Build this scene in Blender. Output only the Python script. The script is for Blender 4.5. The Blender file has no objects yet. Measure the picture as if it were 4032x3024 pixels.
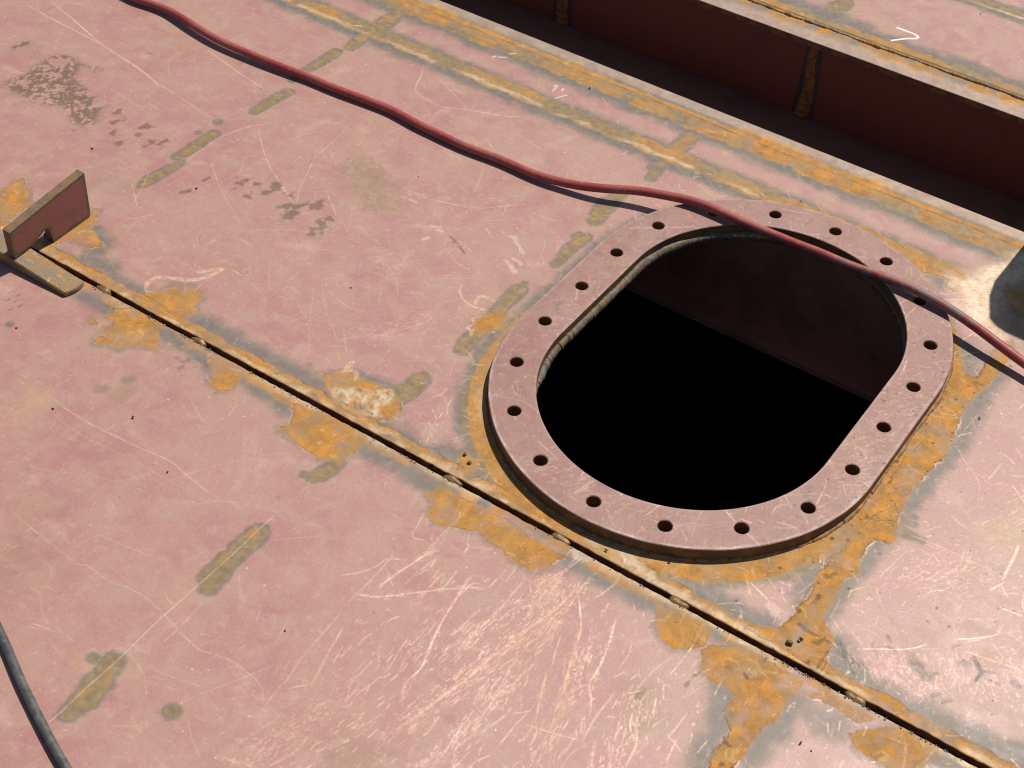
import bpy, bmesh, math, random
import numpy as np
from mathutils import Vector, Matrix
from mathutils.geometry import tessellate_polygon

# ---------------------------------------------------------------- camera, sky, sun, exposure
scene = bpy.context.scene
C = scene.collection
CAM_POS = (0.63858, -1.56470, 1.54204)
CAM_ROT = ((0.822031, -0.415148, 0.389766), (0.568334, 0.555422, -0.607045), (0.035529, 0.720527, 0.692517))
LENS = 54.4467
cam_data = bpy.data.cameras.new('camera')
cam = bpy.data.objects.new('camera', cam_data)
C.objects.link(cam)
cam_data.sensor_width = 36.0
cam_data.lens = LENS
cam_data.clip_start = 0.01
cam_data.clip_end = 200.0
_m = Matrix(CAM_ROT).to_4x4()
_m.translation = Vector(CAM_POS)
cam.matrix_world = _m
scene.camera = cam

TO_SUN = Vector((0.12, 0.57, 1.0)).normalized()
world = bpy.data.worlds.new('World')
scene.world = world
world.use_nodes = True
_nt = world.node_tree
_sky = _nt.nodes.new('ShaderNodeTexSky')
_sky.sky_type = 'NISHITA'
_sky.sun_disc = False
_sky.sun_elevation = math.asin(TO_SUN.z)
_sky.sun_rotation = math.atan2(TO_SUN.x, TO_SUN.y)
_nt.links.new(_sky.outputs[0], _nt.nodes['Background'].inputs[0])
_nt.nodes['Background'].inputs[1].default_value = 0.066
sun_data = bpy.data.lights.new('sun', 'SUN')
sun_data.energy = 4.9
sun_data.angle = math.radians(0.5)
sun_data.color = (1.0, 0.93, 0.825)
sun = bpy.data.objects.new('sun', sun_data)
C.objects.link(sun)
sun.rotation_euler = TO_SUN.to_track_quat('Z', 'Y').to_euler()
sun.location = (0, 2, 4)
scene.view_settings.view_transform = 'Standard'
scene.view_settings.look = 'None'
scene.view_settings.exposure = 0.10
scene.view_settings.gamma = 1.0
scene.cycles.sample_clamp_indirect = 4.0
scene.cycles.filter_width = 1.15

# ---------------------------------------------------------------- measured marks on the steel (metres on the deck)
# each: kind, half width, strength, points
MARKS = [
('spot',0.0095,1,[(-0.981,-0.187),(-0.979,-0.161),(-0.974,-0.106)]),
('spot',0.0105,1,[(-0.991,-0.097),(-0.990,-0.057),(-0.988,-0.012)]),
('spot',0.0095,1,[(-0.979,0.082),(-0.976,0.124),(-0.972,0.162)]),
('spot',0.009,1,[(-0.992,0.237),(-0.989,0.279),(-0.989,0.318)]),
('spot',0.004,1,[(-0.990,0.196),(-0.988,0.212)]),
('spot',0.0045,1,[(-1.008,0.019),(-1.006,0.021)]),
('spot',0.003,1,[(-1.012,-0.025),(-1.011,-0.024)]),
('spot',0.0125,1,[(-0.339,0.181),(-0.340,0.224),(-0.343,0.264)]),
('spot',0.0115,1,[(-0.330,0.075),(-0.331,0.103),(-0.327,0.138)]),
('spot',0.006,1,[(-0.341,0.127),(-0.339,0.136)]),
('spot',0.007,1,[(-0.329,0.050),(-0.327,0.067),(-0.328,0.081)]),
('spot',0.013,1,[(-0.980,0.349),(-0.985,0.386),(-0.982,0.415)]),
('spot',0.013,1,[(-0.986,0.430),(-0.987,0.468),(-0.979,0.506)]),
('spot',0.009,1,[(-0.326,0.339),(-0.329,0.369),(-0.334,0.393)]),
('spot',0.006,1,[(-0.341,0.363),(-0.340,0.365)]),
('spot',0.018,1,[(-0.340,0.435),(-0.334,0.462),(-0.332,0.481)]),
('spot',0.0105,1,[(-0.330,-0.197),(-0.336,-0.122),(-0.340,-0.034)]),
('spot',0.0025,1,[(-0.341,-0.016),(-0.341,-0.016)]),
('spot',0.003,1,[(-0.342,-0.183),(-0.342,-0.182)]),
('spot',0.013,1,[(-0.338,-0.342),(-0.338,-0.314),(-0.340,-0.282)]),
('spot',0.01,1,[(-0.341,-0.521),(-0.337,-0.504),(-0.331,-0.482)]),
('spot',0.004,1,[(-0.354,-0.526),(-0.354,-0.525)]),
('spot',0.004,1,[(-0.895,-0.552),(-0.895,-0.552)]),
('spot',0.015,1,[(-0.326,-0.742),(-0.333,-0.693),(-0.337,-0.641)]),
('spot',0.0155,1,[(-0.329,-0.976),(-0.333,-0.939),(-0.338,-0.897)]),
('spot',0.0075,1,[(-0.235,-0.906),(-0.233,-0.904)]),
('spot',0.005,1,[(-0.363,-0.905),(-0.362,-0.905)]),
('spot',0.013,1,[(-0.327,1.029),(-0.323,1.058),(-0.320,1.094)]),
('spot',0.01,0.6,[(0.322,0.201),(0.322,0.201)]),
('spot',0.005,0.5,[(-0.674,-0.535),(-0.671,-0.532)]),
('spot',0.005,0.4,[(-0.692,-0.571),(-0.688,-0.567)]),
('rust',0,1,[(-1.155,-0.336),(-1.147,-0.324),(-1.154,-0.300),(-1.153,-0.289),(-1.133,-0.297),(-1.131,-0.312),(-1.119,-0.306),(-1.109,-0.319),(-1.084,-0.335),(-1.083,-0.350),(-1.083,-0.365),(-1.078,-0.386),(-1.081,-0.403)]),
('rust',0,1,[(-0.988,-0.308),(-0.997,-0.285),(-0.987,-0.282),(-0.970,-0.309),(-0.967,-0.321),(-0.937,-0.331),(-0.918,-0.340),(-0.927,-0.354),(-0.954,-0.360),(-0.975,-0.359),(-0.977,-0.387),(-0.970,-0.410),(-0.990,-0.397),(-0.992,-0.350)]),
('grey',0.02,1,[(-0.957,-0.324),(-0.917,-0.337),(-0.919,-0.362)]),
('rust',0,1,[(-0.783,-0.380),(-0.766,-0.358),(-0.766,-0.345),(-0.744,-0.331),(-0.722,-0.329),(-0.708,-0.343),(-0.706,-0.361),(-0.698,-0.364),(-0.698,-0.377),(-0.701,-0.388),(-0.717,-0.396),(-0.759,-0.392),(-0.794,-0.394)]),
('curl',0.0035,1,[(-0.784,-0.378),(-0.797,-0.370),(-0.802,-0.355),(-0.796,-0.343),(-0.785,-0.335),(-0.769,-0.328),(-0.751,-0.317),(-0.740,-0.301),(-0.735,-0.286),(-0.733,-0.271),(-0.743,-0.280),(-0.757,-0.297)]),
('rust',0,1,[(-0.801,-0.433),(-0.768,-0.415),(-0.731,-0.421),(-0.702,-0.440),(-0.687,-0.463),(-0.710,-0.474),(-0.730,-0.491),(-0.728,-0.497),(-0.748,-0.498),(-0.767,-0.510),(-0.775,-0.495),(-0.761,-0.485),(-0.772,-0.478),(-0.801,-0.480),(-0.811,-0.478),(-0.811,-0.471),(-0.796,-0.472),(-0.770,-0.470),(-0.777,-0.458),(-0.793,-0.457),(-0.793,-0.449)]),
('rust',0,1,[(-0.626,-0.425),(-0.586,-0.419),(-0.554,-0.428),(-0.544,-0.440),(-0.543,-0.463),(-0.554,-0.477),(-0.578,-0.470),(-0.582,-0.453),(-0.603,-0.440)]),
('rust',0,1,[(-0.455,-0.429),(-0.434,-0.421),(-0.380,-0.415),(-0.356,-0.407),(-0.323,-0.418),(-0.323,-0.434),(-0.327,-0.461),(-0.328,-0.483),(-0.341,-0.483),(-0.358,-0.491),(-0.385,-0.493),(-0.408,-0.484),(-0.433,-0.481),(-0.441,-0.477),(-0.430,-0.465),(-0.440,-0.452)]),
('rust',0,1,[(-0.462,-0.359),(-0.442,-0.338),(-0.400,-0.331),(-0.361,-0.324),(-0.350,-0.331),(-0.326,-0.344),(-0.323,-0.373),(-0.337,-0.387),(-0.348,-0.390),(-0.368,-0.399),(-0.405,-0.395),(-0.435,-0.379)]),
('gold',0,1,[(-0.435,-0.375),(-0.416,-0.357),(-0.386,-0.342),(-0.361,-0.324),(-0.350,-0.331),(-0.344,-0.350),(-0.352,-0.364),(-0.337,-0.376),(-0.344,-0.388),(-0.383,-0.394),(-0.405,-0.395)]),
('curl',0.0035,1,[(-0.441,-0.315),(-0.438,-0.337),(-0.433,-0.329),(-0.422,-0.329),(-0.415,-0.340)]),
('rust',0,1,[(-0.353,-0.135),(-0.350,-0.122),(-0.332,-0.084),(-0.320,-0.092),(-0.316,-0.111),(-0.306,-0.108),(-0.313,-0.131),(-0.322,-0.146),(-0.327,-0.159),(-0.340,-0.156)]),
('curl',0.002,1,[(-0.416,-0.079),(-0.410,-0.093),(-0.391,-0.106),(-0.374,-0.109),(-0.354,-0.105)]),
('curl',0.002,1,[(-0.373,-0.102),(-0.379,-0.090),(-0.375,-0.080),(-0.355,-0.079)]),
('curl',0.002,1,[(-0.351,-0.121),(-0.357,-0.133),(-0.349,-0.140),(-0.352,-0.154),(-0.344,-0.154),(-0.338,-0.163)]),
('rust',0,1,[(-0.193,-0.400),(-0.201,-0.382),(-0.206,-0.368),(-0.206,-0.361),(-0.198,-0.363),(-0.193,-0.368),(-0.186,-0.363),(-0.178,-0.368),(-0.173,-0.382),(-0.176,-0.395)]),
('rust',0,1,[(-0.206,-0.456),(-0.195,-0.446),(-0.196,-0.431),(-0.186,-0.431),(-0.130,-0.431),(-0.088,-0.433),(-0.060,-0.435),(-0.032,-0.434),(0.001,-0.436),(0.009,-0.437),(0.004,-0.448),(0.001,-0.469),(-0.018,-0.484),(-0.042,-0.482),(-0.063,-0.477),(-0.083,-0.476),(-0.107,-0.470),(-0.157,-0.491),(-0.180,-0.481),(-0.183,-0.463)]),
('rust',0,1,[(0.145,-0.435),(0.176,-0.422),(0.218,-0.418),(0.227,-0.455),(0.197,-0.481),(0.180,-0.478),(0.162,-0.462)]),
('rust',0,1,[(0.225,-0.462),(0.226,-0.448),(0.265,-0.425),(0.317,-0.426),(0.348,-0.429),(0.350,-0.450),(0.343,-0.465),(0.348,-0.494),(0.339,-0.516),(0.338,-0.551),(0.341,-0.592),(0.317,-0.609),(0.311,-0.586),(0.308,-0.565),(0.310,-0.543),(0.303,-0.532),(0.292,-0.524),(0.291,-0.506),(0.287,-0.494),(0.273,-0.489),(0.259,-0.496),(0.239,-0.483)]),
('rust',0,1,[(0.291,-0.356),(0.290,-0.332),(0.294,-0.302),(0.287,-0.266),(0.290,-0.236),(0.298,-0.211),(0.293,-0.182),(0.298,-0.141),(0.317,-0.093),(0.327,-0.106),(0.336,-0.133),(0.346,-0.156),(0.339,-0.166),(0.323,-0.171),(0.321,-0.194),(0.322,-0.215),(0.329,-0.235),(0.320,-0.258),(0.323,-0.281),(0.324,-0.314),(0.323,-0.329),(0.340,-0.338),(0.352,-0.349),(0.352,-0.361),(0.362,-0.396),(0.361,-0.411),(0.335,-0.405),(0.314,-0.400),(0.257,-0.401),(0.248,-0.401),(0.255,-0.390),(0.283,-0.377)]),
('rust',0,1,[(0.424,-0.463),(0.441,-0.444),(0.462,-0.425),(0.487,-0.416),(0.502,-0.424),(0.516,-0.437),(0.511,-0.469),(0.480,-0.478),(0.463,-0.478),(0.438,-0.476)]),
('rust',0,0.7,[(0.349,-0.448),(0.381,-0.424),(0.415,-0.424),(0.442,-0.426),(0.428,-0.447),(0.409,-0.442),(0.379,-0.442)]),
('spot',0.003,0.9,[(0.330,-0.124),(0.334,-0.107),(0.348,-0.102)]),
('spot',0.003,0.9,[(0.336,-0.130),(0.347,-0.131),(0.361,-0.132)]),
('spot',0.003,0.9,[(0.349,-0.140),(0.361,-0.136),(0.373,-0.134)]),
('spot',0.003,0.9,[(0.334,-0.121),(0.345,-0.116),(0.353,-0.114)]),
('rust',0,1,[(0.237,0.292),(0.265,0.252),(0.292,0.205),(0.309,0.205),(0.308,0.242),(0.310,0.268),(0.313,0.292),(0.324,0.313),(0.332,0.281),(0.336,0.246),(0.331,0.205),(0.323,0.171),(0.321,0.146),(0.325,0.110),(0.332,0.070),(0.336,0.024),(0.331,-0.012),(0.325,-0.052),(0.328,-0.099),(0.331,-0.124),(0.292,-0.152),(0.291,-0.077),(0.289,0.030),(0.284,0.150),(0.269,0.213)]),
('rust',0,1,[(0.108,0.407),(0.131,0.410),(0.155,0.414),(0.184,0.421),(0.208,0.425),(0.216,0.412),(0.207,0.391),(0.218,0.376),(0.206,0.369),(0.189,0.373),(0.185,0.393),(0.157,0.386),(0.138,0.381)]),
('rust',0,1,[(0.048,0.425),(0.083,0.432),(0.111,0.418),(0.131,0.409),(0.117,0.393),(0.087,0.410)]),
('grey',0.02,1,[(0.153,0.388),(0.168,0.390),(0.184,0.378)]),
('grey',0.03,1,[(0.277,0.252),(0.289,0.219),(0.303,0.197)]),
('grey',0.018,1,[(0.333,0.236),(0.330,0.153),(0.333,0.108),(0.341,0.050),(0.335,-0.002),(0.335,-0.052),(0.332,-0.102)]),
('grey',0.016,1,[(0.333,-0.109),(0.332,-0.152),(0.328,-0.191),(0.330,-0.219),(0.323,-0.262),(0.325,-0.307),(0.324,-0.331)]),
('grey',0.02,1,[(0.298,-0.309),(0.294,-0.323),(0.287,-0.292),(0.287,-0.257),(0.284,-0.234)]),
('grey',0.022,1,[(0.354,-0.354),(0.371,-0.384),(0.413,-0.385),(0.454,-0.387),(0.494,-0.386),(0.531,-0.382),(0.605,-0.370)]),
('grey',0.022,1,[(0.276,-0.495),(0.289,-0.526),(0.296,-0.547),(0.300,-0.584),(0.306,-0.607)]),
('grey',0.022,1,[(0.349,-0.464),(0.355,-0.500),(0.347,-0.524),(0.345,-0.564)]),
('grey',0.03,0.8,[(0.358,-0.462),(0.389,-0.462),(0.408,-0.459)]),
('grey',0.017,1,[(0.004,-0.440),(0.046,-0.440),(0.092,-0.438),(0.137,-0.438)]),
('grey',0.012,1,[(0.088,-0.394),(0.117,-0.385),(0.162,-0.365)]),
('grey',0.02,1,[(0.149,-0.377),(0.195,-0.378),(0.241,-0.380),(0.274,-0.377)]),
('grey',0.02,1,[(-0.189,-0.337),(-0.149,-0.368),(-0.113,-0.383),(-0.153,-0.381),(-0.222,-0.375)]),
('grey',0.018,1,[(-0.319,-0.440),(-0.272,-0.438),(-0.224,-0.442),(-0.199,-0.440)]),
('grey',0.015,1,[(-0.421,-0.329),(-0.368,-0.325),(-0.357,-0.328)]),
('grey',0.016,1,[(-0.857,-0.444),(-0.824,-0.442),(-0.800,-0.441)]),
('grey',0.018,1,[(-0.719,-0.427),(-0.658,-0.432),(-0.604,-0.441)]),
('grey',0.016,1,[(-0.542,-0.435),(-0.489,-0.439),(-0.447,-0.446)]),
('grey',0.016,1,[(-0.856,-0.384),(-0.820,-0.385),(-0.789,-0.384)]),
('grey',0.02,1,[(-0.681,-0.382),(-0.629,-0.381),(-0.555,-0.380),(-0.483,-0.379),(-0.441,-0.379)]),
('grey',0.02,1,[(-0.915,-0.378),(-0.873,-0.374)]),
('bluesoft',0.02,0.5,[(0.349,-0.055),(0.357,-0.021)]),
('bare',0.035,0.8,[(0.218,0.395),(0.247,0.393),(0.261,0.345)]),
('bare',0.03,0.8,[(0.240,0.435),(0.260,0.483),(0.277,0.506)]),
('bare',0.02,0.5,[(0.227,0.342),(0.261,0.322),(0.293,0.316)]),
('tint',0.05,0.75,[(-0.706,0.037),(-0.671,0.022)]),
('tint',0.03,0.4,[(0.188,-0.559),(0.213,-0.582)]),
('tint',0.02,0.4,[(-1.455,-0.022),(-1.434,-0.012)]),
('tint',0.02,0.35,[(-0.657,-0.552),(-0.649,-0.566)]),
('tint',0.06,0.25,[(-0.565,-0.862),(-0.528,-0.896)]),
('tint',0.04,0.4,[(-0.022,-0.825),(-0.006,-0.818)]),
('tint',0.03,0.3,[(-1.035,-0.231),(-1.016,-0.216)]),
('stainp',0,1,[(-1.389,-0.125),(-1.383,-0.076),(-1.390,-0.004),(-1.366,0.018),(-1.328,0.012),(-1.269,0.022),(-1.287,-0.002),(-1.311,-0.001),(-1.298,-0.029),(-1.263,-0.040),(-1.214,-0.051),(-1.191,-0.063),(-1.167,-0.104),(-1.171,-0.130),(-1.201,-0.136),(-1.248,-0.113),(-1.272,-0.126),(-1.307,-0.129),(-1.351,-0.138)]),
('stainp',0,0.8,[(-1.382,-0.131),(-1.379,-0.092),(-1.370,-0.034),(-1.337,-0.021),(-1.293,-0.063),(-1.248,-0.077),(-1.208,-0.094),(-1.201,-0.130),(-1.247,-0.107),(-1.298,-0.116),(-1.350,-0.132)]),
('stain',0.006,0.9,[(-1.166,-0.062),(-1.165,-0.053)]),
('stain',0.007,0.9,[(-1.145,-0.087),(-1.144,-0.078)]),
('stain',0.006,0.9,[(-1.124,-0.111),(-1.123,-0.103)]),
('stain',0.005,0.9,[(-1.095,-0.129),(-1.094,-0.121)]),
('stain',0.005,0.9,[(-1.089,-0.096),(-1.088,-0.087)]),
('stain',0.005,0.9,[(-1.094,-0.071),(-1.094,-0.063)]),
('stain',0.006,0.9,[(-1.053,-0.102),(-1.052,-0.094)]),
('stain',0.006,0.9,[(-1.042,-0.088),(-1.041,-0.080)]),
('stain',0.006,0.9,[(-0.857,-0.089),(-0.856,-0.081)]),
('stain',0.007,0.9,[(-0.837,-0.082),(-0.836,-0.074)]),
('stain',0.007,0.9,[(-0.827,-0.108),(-0.826,-0.100)]),
('stain',0.005,0.9,[(-0.810,-0.090),(-0.809,-0.082)]),
('stain',0.006,0.9,[(-0.808,-0.062),(-0.807,-0.054)]),
('stain',0.006,0.9,[(-0.775,-0.074),(-0.774,-0.065)]),
('stain',0.007,0.9,[(-0.761,-0.094),(-0.759,-0.086)]),
('stain',0.008,0.9,[(-0.739,-0.108),(-0.738,-0.100)]),
('stain',0.005,0.9,[(-0.744,-0.083),(-0.742,-0.075)]),
('stain',0.008,0.9,[(-0.723,-0.062),(-0.721,-0.054)]),
('stain',0.007,0.9,[(-0.687,-0.089),(-0.686,-0.081)]),
('stain',0.008,0.9,[(-0.678,-0.112),(-0.677,-0.104)]),
('stain',0.004,0.9,[(-0.740,-0.073),(-0.738,-0.064)]),
('stain',0.005,0.9,[(-0.681,-0.124),(-0.679,-0.116)]),
('stain',0.004,0.9,[(-0.857,-0.113),(-0.856,-0.104)]),
('stain',0.005,0.9,[(-0.913,-0.166),(-0.912,-0.158)]),
('stain',0.003,0.9,[(-0.911,-0.117),(-0.910,-0.108)]),
('stain',0.006,0.9,[(-1.453,-0.020),(-1.453,-0.011)]),
('stain',0.004,0.9,[(-1.457,-0.030),(-1.458,-0.021)]),
('stain',0.002,0.8,[(-0.503,0.007),(-0.477,-0.003),(-0.458,-0.013)]),
('stain',0.007,0.55,[(-0.648,-0.450),(-0.647,-0.444)]),
('stain',0.005,0.55,[(-0.635,-0.460),(-0.634,-0.455)]),
('stain',0.004,0.55,[(-0.632,-0.470),(-0.631,-0.464)]),
('stain',0.003,0.55,[(-0.615,-0.459),(-0.614,-0.454)]),
('stain',0.005,0.55,[(-0.665,-0.438),(-0.664,-0.432)]),
('soot',0.002,0.6,[(-0.948,-0.504),(-0.947,-0.499)]),
('soot',0.002,0.6,[(-0.927,-0.514),(-0.926,-0.509)]),
('soot',0.002,0.6,[(-0.939,-0.519),(-0.938,-0.514)]),
('soot',0.002,0.6,[(-0.934,-0.502),(-0.933,-0.497)]),
('soot',0.002,0.6,[(-0.919,-0.531),(-0.918,-0.525)]),
('soot',0.002,0.6,[(-0.914,-0.518),(-0.913,-0.512)]),
('stain',0.002,1,[(0.235,-0.517),(0.235,-0.506),(0.239,-0.493)]),
('stain',0.004,0.7,[(0.199,-0.562),(0.198,-0.556)]),
('soot',0.006,0.6,[(0.355,-0.347),(0.367,-0.359)]),
('soot',0.002,0.8,[(0.359,-0.350),(0.375,-0.370),(0.382,-0.379)]),
('soot',0.0015,0.8,[(0.373,-0.363),(0.393,-0.382)]),
('soot',0.0015,0.7,[(0.381,-0.362),(0.395,-0.369)]),
('soot',0.0015,0.7,[(0.388,-0.358),(0.401,-0.365)]),
('soot',0.004,0.7,[(0.402,-0.304),(0.409,-0.310)]),
('soot',0.005,0.7,[(0.409,-0.319),(0.420,-0.320)]),
('soot',0.006,0.6,[(0.428,-0.311),(0.440,-0.314)]),
('soot',0.011,0.8,[(0.446,-0.324),(0.458,-0.327),(0.468,-0.333)]),
('soot',0.004,0.8,[(0.463,-0.334),(0.475,-0.321)]),
('soot',0.004,1,[(0.503,-0.272),(0.514,-0.283),(0.519,-0.288)]),
('soot',0.003,1,[(0.518,-0.286),(0.532,-0.278)]),
('soot',0.003,1,[(0.518,-0.286),(0.518,-0.303)]),
('soot',0.006,0.7,[(0.493,-0.291),(0.501,-0.286)]),
('soot',0.006,0.8,[(0.558,-0.279),(0.562,-0.280)]),
('soot',0.004,0.7,[(0.541,-0.291),(0.543,-0.291)]),
('soot',0.003,0.7,[(0.484,-0.355),(0.489,-0.348)]),
('soot',0.005,0.6,[(0.500,-0.354),(0.505,-0.349)]),
('soot',0.003,0.6,[(0.435,-0.349),(0.449,-0.353),(0.459,-0.358)]),
('soot',0.0015,0.7,[(0.410,-0.356),(0.423,-0.366),(0.434,-0.373)]),
('soot',0.0018,0.9,[(0.543,-0.334),(0.557,-0.335)]),
('soot',0.001,0.5,[(0.355,-0.257),(0.382,-0.274),(0.413,-0.287)]),
('soot',0.0025,0.5,[(0.391,-0.326),(0.406,-0.344)]),
('soot',0.003,0.6,[(0.476,-0.270),(0.481,-0.263)]),
('soot',0.004,0.6,[(0.530,-0.369),(0.530,-0.368)]),
('soot',0.004,0.6,[(0.561,-0.297),(0.563,-0.297)]),
('white',0.0022,1,[(-0.197,1.044),(-0.178,1.044),(-0.160,1.043),(-0.151,1.038),(-0.153,1.029),(-0.167,1.018),(-0.186,0.995)]),
('white',0.0016,0.7,[(-0.602,0.454),(-0.604,0.472)]),
('white',0.0016,0.7,[(-0.608,0.469),(-0.608,0.474)]),
('white',0.0016,0.7,[(-0.589,0.465),(-0.591,0.473)]),
('white',0.0016,0.7,[(-0.585,0.439),(-0.575,0.459)]),
('white',0.0016,0.7,[(-0.752,0.480),(-0.749,0.486)]),
('white',0.0016,0.7,[(-0.743,0.487),(-0.731,0.495)]),
('white',0.0016,0.7,[(-0.733,0.508),(-0.726,0.517)]),
('white',0.0016,0.7,[(-1.019,0.411),(-1.009,0.416)]),
('white',0.003,0.32,[(-0.612,0.045),(-0.599,0.045)]),
('white',0.003,0.32,[(-0.540,0.011),(-0.529,0.017)]),
('white',0.003,0.32,[(-0.528,0.008),(-0.520,0.009)]),
('white',0.003,0.32,[(-0.419,0.065),(-0.384,0.043)]),
('white',0.003,0.32,[(-0.424,0.066),(-0.417,0.069)]),
('white',0.003,0.32,[(-0.531,-0.025),(-0.526,-0.016)]),
('white',0.004,0.32,[(-0.395,0.011),(-0.370,-0.003)]),
('white',0.004,0.32,[(-0.388,0.022),(-0.373,0.018)]),
('scr',0.0016,0.9,[(-1.568,0.090),(-1.495,0.083),(-1.341,0.074),(-1.263,0.062),(-1.178,0.045),(-1.125,0.037),(-1.066,0.028),(-1.034,0.017)]),
('scr',0.002,1,[(-1.532,0.126),(-1.443,0.103),(-1.353,0.078),(-1.295,0.067),(-1.233,0.059),(-1.180,0.044),(-1.157,0.031)]),
('scr',0.0014,0.9,[(-1.180,0.179),(-1.134,0.169),(-1.077,0.156),(-1.022,0.147),(-1.007,0.143)]),
('scr',0.0009,0.6,[(-1.342,0.079),(-1.306,0.055),(-1.267,0.039),(-1.204,0.018),(-1.154,0.002),(-1.113,-0.033)]),
('scr',0.0009,0.6,[(-1.275,-0.017),(-1.207,-0.021),(-1.154,-0.029),(-1.112,-0.035)]),
('scr',0.0009,0.5,[(-1.114,-0.103),(-1.110,-0.066),(-1.106,-0.003)]),
('scr',0.0012,0.8,[(-0.950,0.058),(-0.902,0.014),(-0.858,-0.020),(-0.818,-0.043),(-0.786,-0.061),(-0.754,-0.079)]),
('scr',0.001,0.7,[(-0.958,-0.058),(-0.912,-0.093),(-0.875,-0.119),(-0.825,-0.148),(-0.786,-0.169)]),
('scr',0.0011,0.7,[(-0.816,0.120),(-0.812,0.077),(-0.806,0.037),(-0.788,-0.004),(-0.770,-0.044),(-0.748,-0.079)]),
('scr',0.0012,0.8,[(-0.961,-0.115),(-0.971,-0.089),(-0.973,-0.052),(-0.974,-0.022),(-0.967,0.010),(-0.954,0.043),(-0.927,0.079)]),
('scr',0.0008,0.5,[(-0.896,0.108),(-0.873,0.123)]),
('scr',0.0012,0.8,[(-1.001,-0.194),(-0.974,-0.215),(-0.946,-0.237)]),
('scr',0.0009,0.6,[(-0.953,-0.240),(-0.952,-0.227)]),
('scr',0.0008,0.5,[(-1.364,0.097),(-1.324,0.061)]),
('scr',0.001,0.6,[(-1.210,0.113),(-1.189,0.088),(-1.171,0.073)]),
('scr',0.001,0.5,[(-1.397,0.010),(-1.381,0.033),(-1.344,0.062)]),
('scr',0.001,0.6,[(-0.770,-0.044),(-0.756,-0.038),(-0.736,-0.023)]),
('scr',0.0012,0.7,[(-0.729,-0.023),(-0.705,-0.041),(-0.678,-0.061)]),
('scr',0.0009,0.5,[(-0.777,-0.201),(-0.753,-0.198),(-0.732,-0.201)]),
('scr',0.0009,0.6,[(-0.768,-0.175),(-0.729,-0.145),(-0.688,-0.119),(-0.641,-0.099)]),
('scr',0.0012,0.7,[(-0.733,-0.118),(-0.732,-0.097),(-0.715,-0.079)]),
('scr',0.001,0.6,[(-1.039,0.147),(-1.009,0.120)]),
('scr',0.001,0.5,[(-1.355,0.208),(-1.309,0.209),(-1.251,0.198),(-1.214,0.187)]),
('scr',0.001,0.6,[(-1.180,0.237),(-1.133,0.236),(-1.061,0.239),(-1.006,0.243)]),
('scr',0.0013,0.9,[(-0.837,0.381),(-0.818,0.350),(-0.805,0.316),(-0.791,0.302),(-0.761,0.294),(-0.730,0.293),(-0.702,0.306),(-0.667,0.321),(-0.627,0.336),(-0.581,0.365)]),
('scr',0.001,0.7,[(-0.782,0.359),(-0.741,0.340),(-0.689,0.316)]),
('scr',0.0009,0.6,[(-0.782,0.359),(-0.735,0.351),(-0.703,0.345)]),
('scr',0.001,0.7,[(-0.581,0.307),(-0.546,0.299),(-0.506,0.290)]),
('scr',0.0012,0.8,[(-0.634,0.065),(-0.601,0.064),(-0.579,0.068),(-0.538,0.081),(-0.506,0.096),(-0.479,0.123),(-0.454,0.149)]),
('scr',0.0008,0.5,[(-0.638,0.281),(-0.675,0.287),(-0.708,0.286)]),
('scr',0.0009,0.6,[(-0.903,0.369),(-0.879,0.335),(-0.870,0.310)]),
('scr',0.0008,0.5,[(-0.830,0.386),(-0.812,0.361)]),
('scr',0.0009,0.5,[(-0.737,0.024),(-0.739,0.050),(-0.741,0.081)]),
('scr',0.001,0.5,[(-0.816,0.120),(-0.824,0.155),(-0.822,0.204)]),
('scr',0.0012,0.6,[(-0.613,0.265),(-0.598,0.253),(-0.582,0.243)]),
('scr',0.001,0.5,[(-0.667,-0.063),(-0.630,-0.085),(-0.593,-0.096)]),
('scr',0.0008,0.5,[(-0.593,-0.037),(-0.567,-0.066),(-0.544,-0.087)]),
('scr',0.001,0.5,[(-0.635,-0.094),(-0.615,-0.088),(-0.597,-0.079)]),
('scr',0.0008,0.5,[(-0.645,0.478),(-0.624,0.437)]),
('scr',0.0008,0.5,[(-0.478,0.306),(-0.420,0.289)]),
('scr',0.0008,0.5,[(-0.670,0.147),(-0.639,0.149),(-0.591,0.153)]),
('scr',0.0012,0.7,[(-0.740,-0.622),(-0.676,-0.628),(-0.633,-0.626),(-0.566,-0.620),(-0.515,-0.614),(-0.483,-0.619),(-0.451,-0.623),(-0.409,-0.626)]),
('scr',0.0009,0.5,[(-0.728,-0.640),(-0.669,-0.649),(-0.619,-0.649),(-0.573,-0.643),(-0.523,-0.642),(-0.458,-0.639)]),
('scr',0.0008,0.5,[(-0.501,-0.670),(-0.489,-0.641),(-0.470,-0.602),(-0.435,-0.548),(-0.393,-0.502)]),
('scr',0.0008,0.5,[(-0.579,-0.694),(-0.545,-0.682),(-0.519,-0.646)]),
('scr',0.0008,0.5,[(-0.337,-0.536),(-0.336,-0.569),(-0.335,-0.595)]),
('scr',0.001,0.5,[(-0.434,-0.653),(-0.416,-0.631),(-0.388,-0.614)]),
('scr',0.0007,0.45,[(-0.480,-0.500),(-0.459,-0.530),(-0.438,-0.558),(-0.422,-0.585),(-0.410,-0.610)]),
('scr',0.0007,0.45,[(-0.476,-0.500),(-0.457,-0.528),(-0.436,-0.556),(-0.421,-0.584),(-0.409,-0.610)]),
('scr',0.0007,0.45,[(-0.473,-0.499),(-0.455,-0.527),(-0.435,-0.555),(-0.420,-0.583),(-0.408,-0.609)]),
('scr',0.0007,0.45,[(-0.470,-0.498),(-0.453,-0.525),(-0.433,-0.554),(-0.418,-0.582),(-0.407,-0.608)]),
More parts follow.
